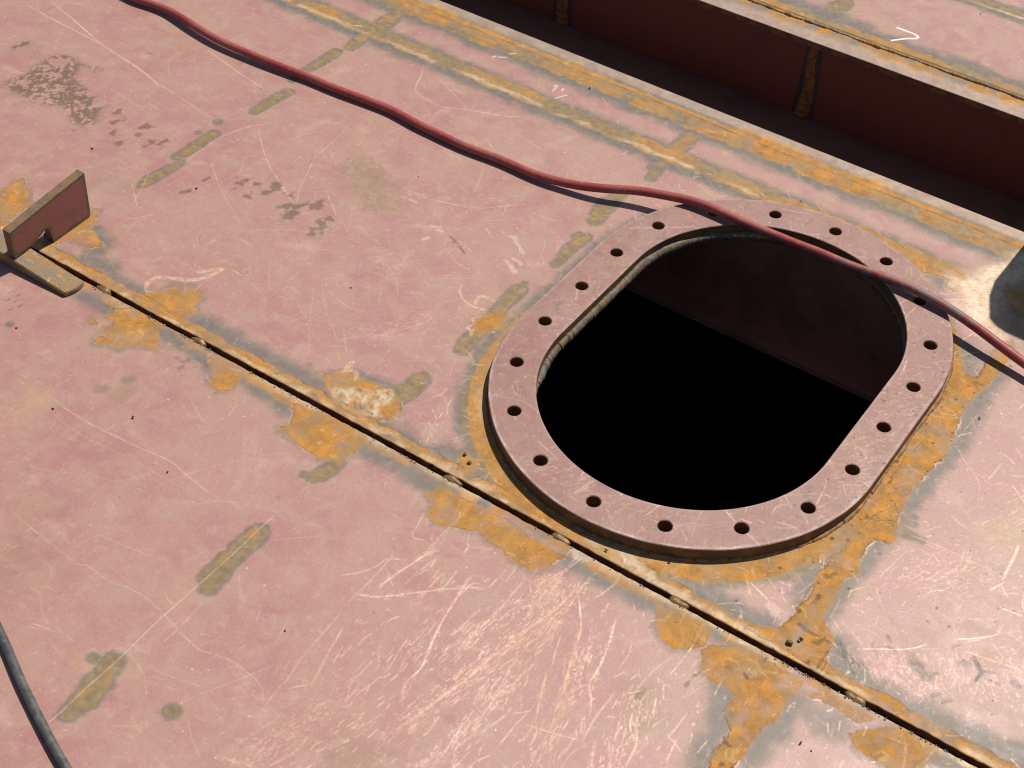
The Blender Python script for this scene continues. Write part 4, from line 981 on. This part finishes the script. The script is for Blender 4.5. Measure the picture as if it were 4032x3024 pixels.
# ---------------------------------------------------------------- geometry helpers
def link(name, me, mats, parent=None):
    o = bpy.data.objects.new(name, me); C.objects.link(o)
    for m in (mats if isinstance(mats, (list, tuple)) else [mats]): me.materials.append(m)
    if parent: o.parent = parent
    return o
def mesh(name, verts, faces, mats, parent=None, smooth_=False, idx=None):
    me = bpy.data.meshes.new(name)
    me.from_pydata([tuple(v) for v in verts], [], [tuple(f) for f in faces])
    if idx is not None: me.polygons.foreach_set('material_index', idx)
    if smooth_: me.polygons.foreach_set('use_smooth', [True] * len(me.polygons))
    me.update()
    return link(name, me, mats, parent)
def tag(o, label=None, cat=None, group=None, kind=None):
    for k_, v in (('label', label), ('category', cat), ('group', group), ('kind', kind)):
        if v: o[k_] = v
    return o
def empty(name, loc=(0, 0, 0)):
    o = bpy.data.objects.new(name, None); C.objects.link(o); o.location = loc
    o.empty_display_size = .05
    return o
def slab(name, loops, z1, z0, mats, parent=None, bevel=0.0):
    """flat plate: first loop the outline, the rest holes; material 0 on the faces, 1 on the sides"""
    V, Fc, I = [], [], []
    def offset(l, d):
        n = len(l); out = []
        for i in range(n):
            a, b, c = Vector(l[i - 1]), Vector(l[i]), Vector(l[(i + 1) % n])
            t = (c - a).normalized(); out.append(tuple(b + Vector((-t.y, t.x)) * d))
        return out
    tops = []
    for li, l in enumerate(loops):
        ar = sum(l[i - 1][0] * l[i][1] - l[i][0] * l[i - 1][1] for i in range(len(l)))
        want = ar > 0 if li == 0 else ar < 0
        l = l if want else l[::-1]          # solid on the left of every loop
        tops.append((l, offset(l, bevel) if bevel else l))
    tess = tessellate_polygon([[Vector((x, y, 0)) for x, y in t] for _, t in tops])
    flat = [q for _, t in tops for q in t]; V += [(x, y, z1) for x, y in flat]
    for f in tess:
        a, b, c = [flat[i] for i in f]
        if (b[0] - a[0]) * (c[1] - a[1]) - (b[1] - a[1]) * (c[0] - a[0]) < 0: f = f[::-1]
        Fc.append(tuple(f)); I.append(0)
    base = len(V); full = [q for l, _ in tops for q in l]
    V += [(x, y, z0) for x, y in full]
    tess2 = tessellate_polygon([[Vector((x, y, 0)) for x, y in l] for l, _ in tops])
    for f in tess2:
        a, b, c = [full[i] for i in f]
        if (b[0] - a[0]) * (c[1] - a[1]) - (b[1] - a[1]) * (c[0] - a[0]) > 0: f = f[::-1]
        Fc.append(tuple(i + base for i in f)); I.append(1)
    shoulder = base
    if bevel:
        shoulder = len(V); V += [(x, y, z1 - bevel) for x, y in full]
    o = 0
    for l, _ in tops:
        n = len(l)
        for i in range(n):
            j = (i + 1) % n
            if bevel:
                Fc.append((o + j, o + i, shoulder + o + i, shoulder + o + j)); I.append(0)
                Fc.append((shoulder + o + j, shoulder + o + i, base + o + i, base + o + j)); I.append(1)
            else:
                Fc.append((o + j, o + i, base + o + i, base + o + j)); I.append(1)
        o += n
    return mesh(name, V, Fc, mats, parent, idx=I)
def obround(r, step=.006, half=HALF):
    n = max(24, int(math.pi * r / step)); pts = []
    for i in range(n + 1):
        a = math.pi * i / n; pts.append((RCX + r * math.cos(a), RCY + half + r * math.sin(a)))
    for i in range(n + 1):
        a = math.pi + math.pi * i / n; pts.append((RCX + r * math.cos(a), RCY - half + r * math.sin(a)))
    return pts
def obround_at(s, r):
    per = 2 * math.pi * r + 4 * HALF; s %= per; L = 2 * HALF
    if s < L: x, y = r, -HALF + s
    elif s < L + math.pi * r:
        a = (s - L) / r; x, y = r * math.cos(a), HALF + r * math.sin(a)
    elif s < 2 * L + math.pi * r: x, y = -r, HALF - (s - L - math.pi * r)
    else:
        a = (s - 2 * L - math.pi * r) / r; x, y = -r * math.cos(a), -HALF - r * math.sin(a)
    return (RCX + x, RCY + y)
def box(name, lo, hi, mats, parent=None):
    (a, b, c), (d, e, f) = lo, hi
    V = [(a, b, c), (d, b, c), (d, e, c), (a, e, c), (a, b, f), (d, b, f), (d, e, f), (a, e, f)]
    F = [(0, 3, 2, 1), (4, 5, 6, 7), (0, 1, 5, 4), (1, 2, 6, 5), (2, 3, 7, 6), (3, 0, 4, 7)]
    return mesh(name, V, F, mats, parent)
def tube(name, P, radius, mats, parent=None, sides=18, closed=False, rad_fn=None, squash=1.0):
    P = [Vector(q) for q in P]; n = len(P); V, Fc = [], []
    for i in range(n):
        a = P[i - 1] if (closed or i) else P[0]; b = P[(i + 1) % n] if (closed or i < n - 1) else P[-1]
        t = (b - a).normalized(); s = t.cross(Vector((0, 0, 1))).normalized(); u = s.cross(t)
        for k_ in range(sides):
            q = math.tau * k_ / sides
            r = radius if rad_fn is None else rad_fn(i, q)
            V.append(P[i] + s * (r * math.cos(q)) + u * (r * squash * math.sin(q)))
    for i in range(n if closed else n - 1):
        j = (i + 1) % n
        for k_ in range(sides):
            m = (k_ + 1) % sides
            Fc.append((i * sides + k_, i * sides + m, j * sides + m, j * sides + k_))
    if not closed:
        Fc.append(tuple(range(sides))); Fc.append(tuple((n - 1) * sides + k_ for k_ in reversed(range(sides))))
    return mesh(name, V, Fc, mats, parent, True)
def resample(P, step):
    q = spline3(P, step); return q
def spline3(P, step):
    p = np.array(P, float); q = np.vstack([2 * p[0] - p[1], p, 2 * p[-1] - p[-2]]); out = []
    for i in range(1, len(q) - 2):
        n = max(2, int(np.linalg.norm(q[i + 1] - q[i]) / step)); t = (np.arange(n) / n)[:, None]
        a, b, c, d = q[i - 1], q[i], q[i + 1], q[i + 2]
        out.append(.5 * ((2 * b) + (c - a) * t + (2 * a - 5 * b + 4 * c - d) * t ** 2 + (3 * b - a - 3 * c + d) * t ** 3))
    out.append(p[-1:]); out = np.vstack(out)
    for _ in range(14): out[1:-1] = .25 * out[:-2] + .5 * out[1:-1] + .25 * out[2:]
    return out.tolist()
def wobble(seed, amp, step):
    g = np.random.default_rng(seed); v = g.normal(0, 1, 4000); v2 = g.normal(0, 1, 400)
    return lambda x: amp * (.6 * float(np.interp(x / step % 3999, np.arange(4000), v)) + .6 * float(np.interp(x / step / 9 % 399, np.arange(400), v2)))

# ---------------------------------------------------------------- the deck: three plates, a recess, the tank below
XL, XR, YL, YH = -4.0, 3.0, -3.0, 4.5
xs = np.arange(-2.0, 1.1, .003)
wl, wu = wobble(11, .00055, .006), wobble(12, .00060, .007)
lower_lip = [(XL, SLIT_LO)] + [(float(x), SLIT_LO + wl(x + 4)) for x in xs] + [(XR, SLIT_LO)]
upper_lip = [(XL, SLIT_HI)] + [(float(x), SLIT_HI + wu(x + 4)) for x in xs] + [(XR, SLIT_HI)]
tag(slab('deck', [[(XL, YL), (XR, YL)] + lower_lip[::-1]], 0, -PLATE_T, [M_DECK, M_EDGE]), kind='structure')
deck_mid = tag(slab('deck', [upper_lip + [(XR, EDGE_NEAR), (XL, EDGE_NEAR)], obround(R_IN)], 0, -PLATE_T, [M_DECK, M_EDGE], bevel=.0008), kind='structure')
deck_far = tag(slab('deck', [[(XL, EDGE_FAR), (XR, EDGE_FAR), (XR, YH), (XL, YH)]], 0, -PLATE_T, [M_DECK, M_EDGE], bevel=.0008), kind='structure')
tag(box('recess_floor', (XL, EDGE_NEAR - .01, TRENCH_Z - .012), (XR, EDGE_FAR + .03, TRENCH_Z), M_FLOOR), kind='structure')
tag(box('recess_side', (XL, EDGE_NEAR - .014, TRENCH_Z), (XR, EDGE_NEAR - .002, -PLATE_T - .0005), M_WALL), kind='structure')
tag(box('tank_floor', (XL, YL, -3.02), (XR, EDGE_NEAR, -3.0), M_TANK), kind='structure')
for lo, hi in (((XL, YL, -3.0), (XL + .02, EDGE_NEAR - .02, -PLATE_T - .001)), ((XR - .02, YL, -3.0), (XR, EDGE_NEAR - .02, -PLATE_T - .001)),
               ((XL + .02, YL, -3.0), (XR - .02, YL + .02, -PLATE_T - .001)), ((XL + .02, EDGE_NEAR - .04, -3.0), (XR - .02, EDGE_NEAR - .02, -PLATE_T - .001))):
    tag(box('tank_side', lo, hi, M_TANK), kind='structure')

# wall of the recess with its two vertical welds
wall = empty('bulkhead_plate', (0, EDGE_FAR + .008, TRENCH_Z))
tag(wall, 'dark red primed steel plate walling the sunken channel, with rusty vertical welds', 'steel plate')
def under(o, root):
    o.parent = root; o.matrix_parent_inverse = Matrix.Translation(-Vector(root.location)); return o
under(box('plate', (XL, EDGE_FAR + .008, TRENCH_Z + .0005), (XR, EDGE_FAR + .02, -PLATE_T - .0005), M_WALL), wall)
def vertical_weld(xc, seed):
    g = np.random.default_rng(seed); V, Fc = [], []
    rows = 60; cols = 9; y = EDGE_FAR + .008
    for i in range(rows):
        z = -PLATE_T - .002 + (TRENCH_Z + PLATE_T + .004) * i / (rows - 1)
        hw = (.0080 + .0075 * i / rows) * (1 + .06 * math.sin(i * .75) + .05 * g.normal())
        dx = .003 * math.sin(i * .13 + seed)
        for j in range(cols):
            u = j / (cols - 1) * 2 - 1
            V.append((xc + dx + u * hw, y - .0005 - .0045 * (1 - u * u) * (1 + .25 * math.sin(i * 1.1 + u)), z))
    for i in range(rows - 1):
        for j in range(cols - 1):
            a = i * cols + j; Fc.append((a, a + cols, a + cols + 1, a + 1))
    under(mesh('weld_bead', V, Fc, M_WELDV, None, True), wall)
    V, Fc = [], []
    for i in range(rows):
        z = -PLATE_T - .002 + (TRENCH_Z + PLATE_T + .004) * i / (rows - 1)
        hw = .0165 + .008 * i / rows + .0003 * g.normal()
        for j, u in enumerate((-1, -.9, .9, 1)):
            V.append((xc + u * hw, y - (.0001 if abs(u) == 1 else .0004), z))
    for i in range(rows - 1):
        for j in range(3):
            a = i * 4 + j; Fc.append((a, a + 4, a + 5, a + 1))
    under(mesh('burn_mark', V, Fc, M_BURN, None, True), wall)
vertical_weld(-.300, 3)
vertical_weld(-.866, 5)

# girder under the deck, seen through the manhole
gird = empty('deck_girder', (0, .414, -.28))
tag(gird, 'dim red primed girder under the deck, seen through the manhole opening', 'girder')
under(box('web', (XL + .03, .409, -.268), (XR - .03, .419, -PLATE_T - .0005), M_GIRDER), gird)
under(box('bottom_flange', (XL + .03, .362, -.280), (XR - .03, .466, -.2685), M_GIRDER), gird)

# ribbed weld on the far plate
far_bead = [(x, .9575 + .0012 * math.sin(x * 37) + .0006 * math.sin(x * 141), -.0005) for x in np.arange(-1.4, .9, .0016)]
g = np.random.default_rng(4); nz = g.normal(0, 1, 4000)
tag(tube('weld_bead', far_bead, .0045, M_BEAD, deck_far, 10, rad_fn=lambda i, q: .0040 * (1 + .05 * math.sin(i * 1.15) + .07 * nz[i] + .22 * nz[i // 9])))

# tack welds bridging the open seam
for n_, x in enumerate(TACKS):
    g = np.random.default_rng(50 + n_); bm = bmesh.new()
    bmesh.ops.create_icosphere(bm, subdivisions=3, radius=1)
    for v in bm.verts:
        k_ = 1 + .12 * math.sin(5 * v.co.x + n_) + .05 * g.normal()
        v.co = Vector((x + v.co.x * .0145 * k_, -.4130 + v.co.y * .0068 * k_, -.0035 + v.co.z * .0062 * k_))
    me = bpy.data.meshes.new('tack_weld'); bm.to_mesh(me); bm.free()
    me.polygons.foreach_set('use_smooth', [True] * len(me.polygons))
    link('tack_weld', me, M_TACK, deck_mid)

# ---------------------------------------------------------------- manhole flange
fl = empty('manhole_flange')
tag(fl, 'pink primed oval manhole flange with bolt holes, welded round the dark opening', 'manhole')
per = 2 * math.pi * R_BOLT + 4 * HALF
holes = []
for i in range(N_BOLT):
    cx, cy = obround_at(BOLT_PHASE + i * per / N_BOLT, R_BOLT)
    holes.append([(cx + BOLT_R * math.cos(a), cy + BOLT_R * math.sin(a)) for a in np.linspace(0, math.tau, 33)[:-1]])
wo = wobble(21, .00035, .02)
outer = [(x + wo(i * .006) * x / R_OUT, y + wo(i * .006) * y / .4) for i, (x, y) in enumerate(obround(R_OUT))]
slab('ring', [outer, obround(R_IN)] + holes, RING_H, .0004, [M_RING, M_SIDE], fl, bevel=.0011)
def weld_loop(name, r, z, rad, mat, squash=1.0, seed=1, pitch=.0032, lump=.10, s0=None, s1=None):
    per_ = 2 * math.pi * r + 4 * HALF; n = int(per_ / .0016)
    g = np.random.default_rng(seed); nz_ = np.convolve(g.normal(0, 1, n + 20), np.ones(21) / 6, 'same'); fine_ = g.normal(0, 1, n + 20)
    i0, i1 = (0, n) if s0 is None else (int(s0 / .0016), int(s1 / .0016))
    P = [(*obround_at(per_ * i / n, r + .0007 * nz_[i]), z) for i in range(i0, i1)]
    m = len(P)
    return tube(name, P, rad, mat, fl, 12, s0 is None, lambda i, q: rad * (1 if s0 is None else min(1, .25 + min(i, m - i) / 40)) * (1 + .03 * abs(math.sin(math.pi * i * .0016 / pitch + .5 * math.sin(q))) + lump * nz_[i] + .05 * fine_[i]), squash)
weld_loop('weld_bead', R_OUT + .0003, -.0006, .0042, M_BEAD, .9, 5, .004)
weld_loop('weld_bead', R_IN - .0006, -.0010, .0070, M_BEADIN, 1.1, 6, .0060, .09, 2 * HALF + R_IN * 1.75, 4 * HALF + R_IN * (math.pi + .55))

# ---------------------------------------------------------------- hose and cable
def smooth_tube(name, P, r, mat): return tube(name, spline3(P, .006), r, mat, None, 20)
tag(smooth_tube('gas_hose', HOSE, .0074, M_HOSE), 'thin red rubber hose snaking over the deck and across the manhole flange', 'hose')
tag(smooth_tube('power_cable', CABLE, .0058, M_CABLE), 'dark grey rubber cable crossing the near left corner of the deck', 'cable')

# ---------------------------------------------------------------- clamping bracket and wedge on the seam
br = empty('steel_bracket', (-.994, -.38, 0))
tag(br, 'notched upright steel bracket welded on edge over the seam, holding a wedge', 'bracket')
prof = [(-.457, .0205), (-.4300, .0215), (-.3990, .0290), (-.3930, .0325), (-.3855, .0325), (-.3825, .0260), (-.3800, .0010), (-.3010, .0010), (-.2975, .0080), (-.2960, .0500), (-.2950, .0830), (-.3600, .0780), (-.4570, .0695)]
def bracket_mesh(x0, x1):
    bm = bmesh.new()
    a = [bm.verts.new((x1, y, z)) for y, z in prof]
    f = bm.faces.new(a)
    r = bmesh.ops.extrude_face_region(bm, geom=[f])
    for v in r['geom']:
        if isinstance(v, bmesh.types.BMVert): v.co.x = x0
    bm.normal_update()
    for face in bm.faces: face.material_index = 2
    caps = [q for q in bm.faces if len(q.verts) > 4]
    res = bmesh.ops.inset_individual(bm, faces=caps, thickness=.0055, use_even_offset=True)
    for q in bm.faces:
        if q.material_index == 2 and q.normal.z < .6: q.material_index = 1
    for q in caps: q.material_index = 0
    for q in res['faces']: q.material_index = 1
    for v in bm.verts: v.co.x += (-.36 - v.co.y) * .045
    bmesh.ops.recalc_face_normals(bm, faces=bm.faces)
    me = bpy.data.meshes.new('plate'); bm.to_mesh(me); bm.free(); return me
under(link('plate', bracket_mesh(-1.0005, -.985), [M_FACE, M_RIM, M_CUT]), br)
g = np.random.default_rng(31)
under(tube('weld_bead', [(-1.0045, y, .002) for y in np.arange(-.378, -.300, .0016)], .005, M_BEAD, None, 10, rad_fn=lambda i, q: .0048 * (1 + .12 * math.sin(i * 1.3) + .06 * g.normal())), br)

def wedge_mesh():
    x0, x1, ya, yb = -1.30, -.884, -.4605, -.4245
    out = [(x0, ya)] + [(x1 + .009 + .0045 * math.sin(math.pi * t) + .003 * t, ya + (yb - ya) * t) for t in np.linspace(.0, 1, 12)] + [(x0, yb)]
    def top(x): return .0175 + (-.985 - x) * .095
    V = [(x, y, max(.0085, top(x))) for x, y in out] + [(x, y, .0006) for x, y in out]
    n = len(out); F = [tuple(range(n)), tuple(range(2 * n - 1, n - 1, -1))] + [((i + 1) % n, i, n + i, n + (i + 1) % n) for i in range(n)]
    me = bpy.data.meshes.new('steel_wedge'); me.from_pydata(V, [], F); me.update()
    bm = bmesh.new(); bm.from_mesh(me)
    bmesh.ops.bevel(bm, geom=[e for e in bm.edges if e.calc_face_angle(0) > .6], offset=.0010, segments=2, affect='EDGES')
    bm.to_mesh(me); bm.free(); return me
tag(link('steel_wedge', wedge_mesh(), M_WEDGE), 'rusty tapered flat steel wedge with a rounded tip, driven under the bracket', 'wedge')

# unseen steel shape, added to shade the deck and reflect sun beside that shadow
def add_shadow_caster():
    y0, y1 = .650, .860
    out = [(.290, TRENCH_Z + .001), (.285, .05), (.271, .177), (.281, .275), (.287, .333), (.292, .381), (.307, .449), (.338, .537), (.355, .556), (.372, .565), (.40, .567), (.56, .567), (.60, .53), (.60, TRENCH_Z + .001)]
    n = len(out); V = [(x, y0, z) for x, z in out] + [(min(x + .065, .60), y1, z) for x, z in out]
    F = [tuple(range(n - 1, -1, -1)), tuple(range(n, 2 * n))] + [(i, (i + 1) % n, n + (i + 1) % n, n + i) for i in range(n)]
    o = mesh('shadow_caster', V, F, M_SHINY)
    bm = bmesh.new(); bm.from_mesh(o.data); bmesh.ops.recalc_face_normals(bm, faces=bm.faces); bm.to_mesh(o.data); bm.free()
    return tag(o, 'unseen steel shape with rounded shoulders, added in the sunken channel to cast a shadow', 'shadow caster')
add_shadow_caster()

# ---------------------------------------------------------------- loose chips and slag grains
def chip_mesh(seed, r, sub=1, rough=.3, mat=None):
    g = np.random.default_rng(seed); bm = bmesh.new(); bmesh.ops.create_icosphere(bm, subdivisions=sub, radius=1)
    s = g.uniform(.6, 1.3, 3)
    for v in bm.verts:
        v.co = Vector((v.co.x * s[0], v.co.y * s[1] * .8, v.co.z * .7)) * r * (1 + rough * g.normal())
    zmin = min(v.co.z for v in bm.verts)
    for v in bm.verts: v.co.z -= zmin
    me = bpy.data.meshes.new('metal_chip'); bm.to_mesh(me); bm.free(); me.materials.append(mat or M_CHIP); return me
for i, (x, y) in enumerate(CHIPS):
    o = bpy.data.objects.new('metal_chip', chip_mesh(100 + i, .0013 + .0010 * ((i * 37) % 5) / 4)); C.objects.link(o)
    o.location = (x, y, .0003); o.rotation_euler = (0, 0, i * 1.3)
    tag(o, 'tiny dark chip of metal lying loose on the deck', 'metal chip', 'loose metal chips on the deck')
for i, (x, y, r) in enumerate(LUMPS):
    o = bpy.data.objects.new('slag_lump', chip_mesh(300 + i, r, 2, .10, M_TACK)); C.objects.link(o)
    o.location = (x, y, .0003)
    tag(o, 'rusty brown lump of weld slag where the cross seam meets the open seam', 'slag lump', 'slag lumps at the seam crossing')
def grains():
    g = np.random.default_rng(77); V, F = [], []
    def one(x, y, z, r):
        b = len(V)
        for d in ((1, 0, 0), (0, 1, 0), (-1, 0, 0), (0, -1, 0), (0, 0, 1), (0, 0, -1)):
            k_ = r * g.uniform(.6, 1.3); V.append((x + d[0] * k_ + r * .2 * g.normal(), y + d[1] * k_, max(z + d[2] * k_ * .8 + r * .6, z)))
        for f in ((0, 1, 4), (1, 2, 4), (2, 3, 4), (3, 0, 4), (1, 0, 5), (2, 1, 5), (3, 2, 5), (0, 3, 5)): F.append(tuple(b + q for q in f))
    for lo, hi, n in ((-.86, -.62, 34), (.30, .55, 60), (-.55, -.40, 16), (-.33, -.15, 22), (-.1, .3, 20)):
        for _ in range(n):
            one(g.uniform(lo, hi), SLIT_LO - abs(g.normal(.0004, .0013)), .0002, g.uniform(.0006, .0017))
    for _ in range(150):
        x, y = g.uniform(-1.6, .7), g.uniform(-1.0, .56)
        if math.hypot(x - RCX, y - RCY - max(-HALF, min(HALF, y - RCY))) < R_OUT + .006 or SLIT_LO - .003 < y < SLIT_HI + .003: continue
        one(x, y, .0002, g.uniform(.0004, .0009))
    return mesh('slag_grains', V, F, M_SLAG)
tag(grains(), 'scattered grey slag grains along the lip of the open seam', 'slag grains', kind='stuff')
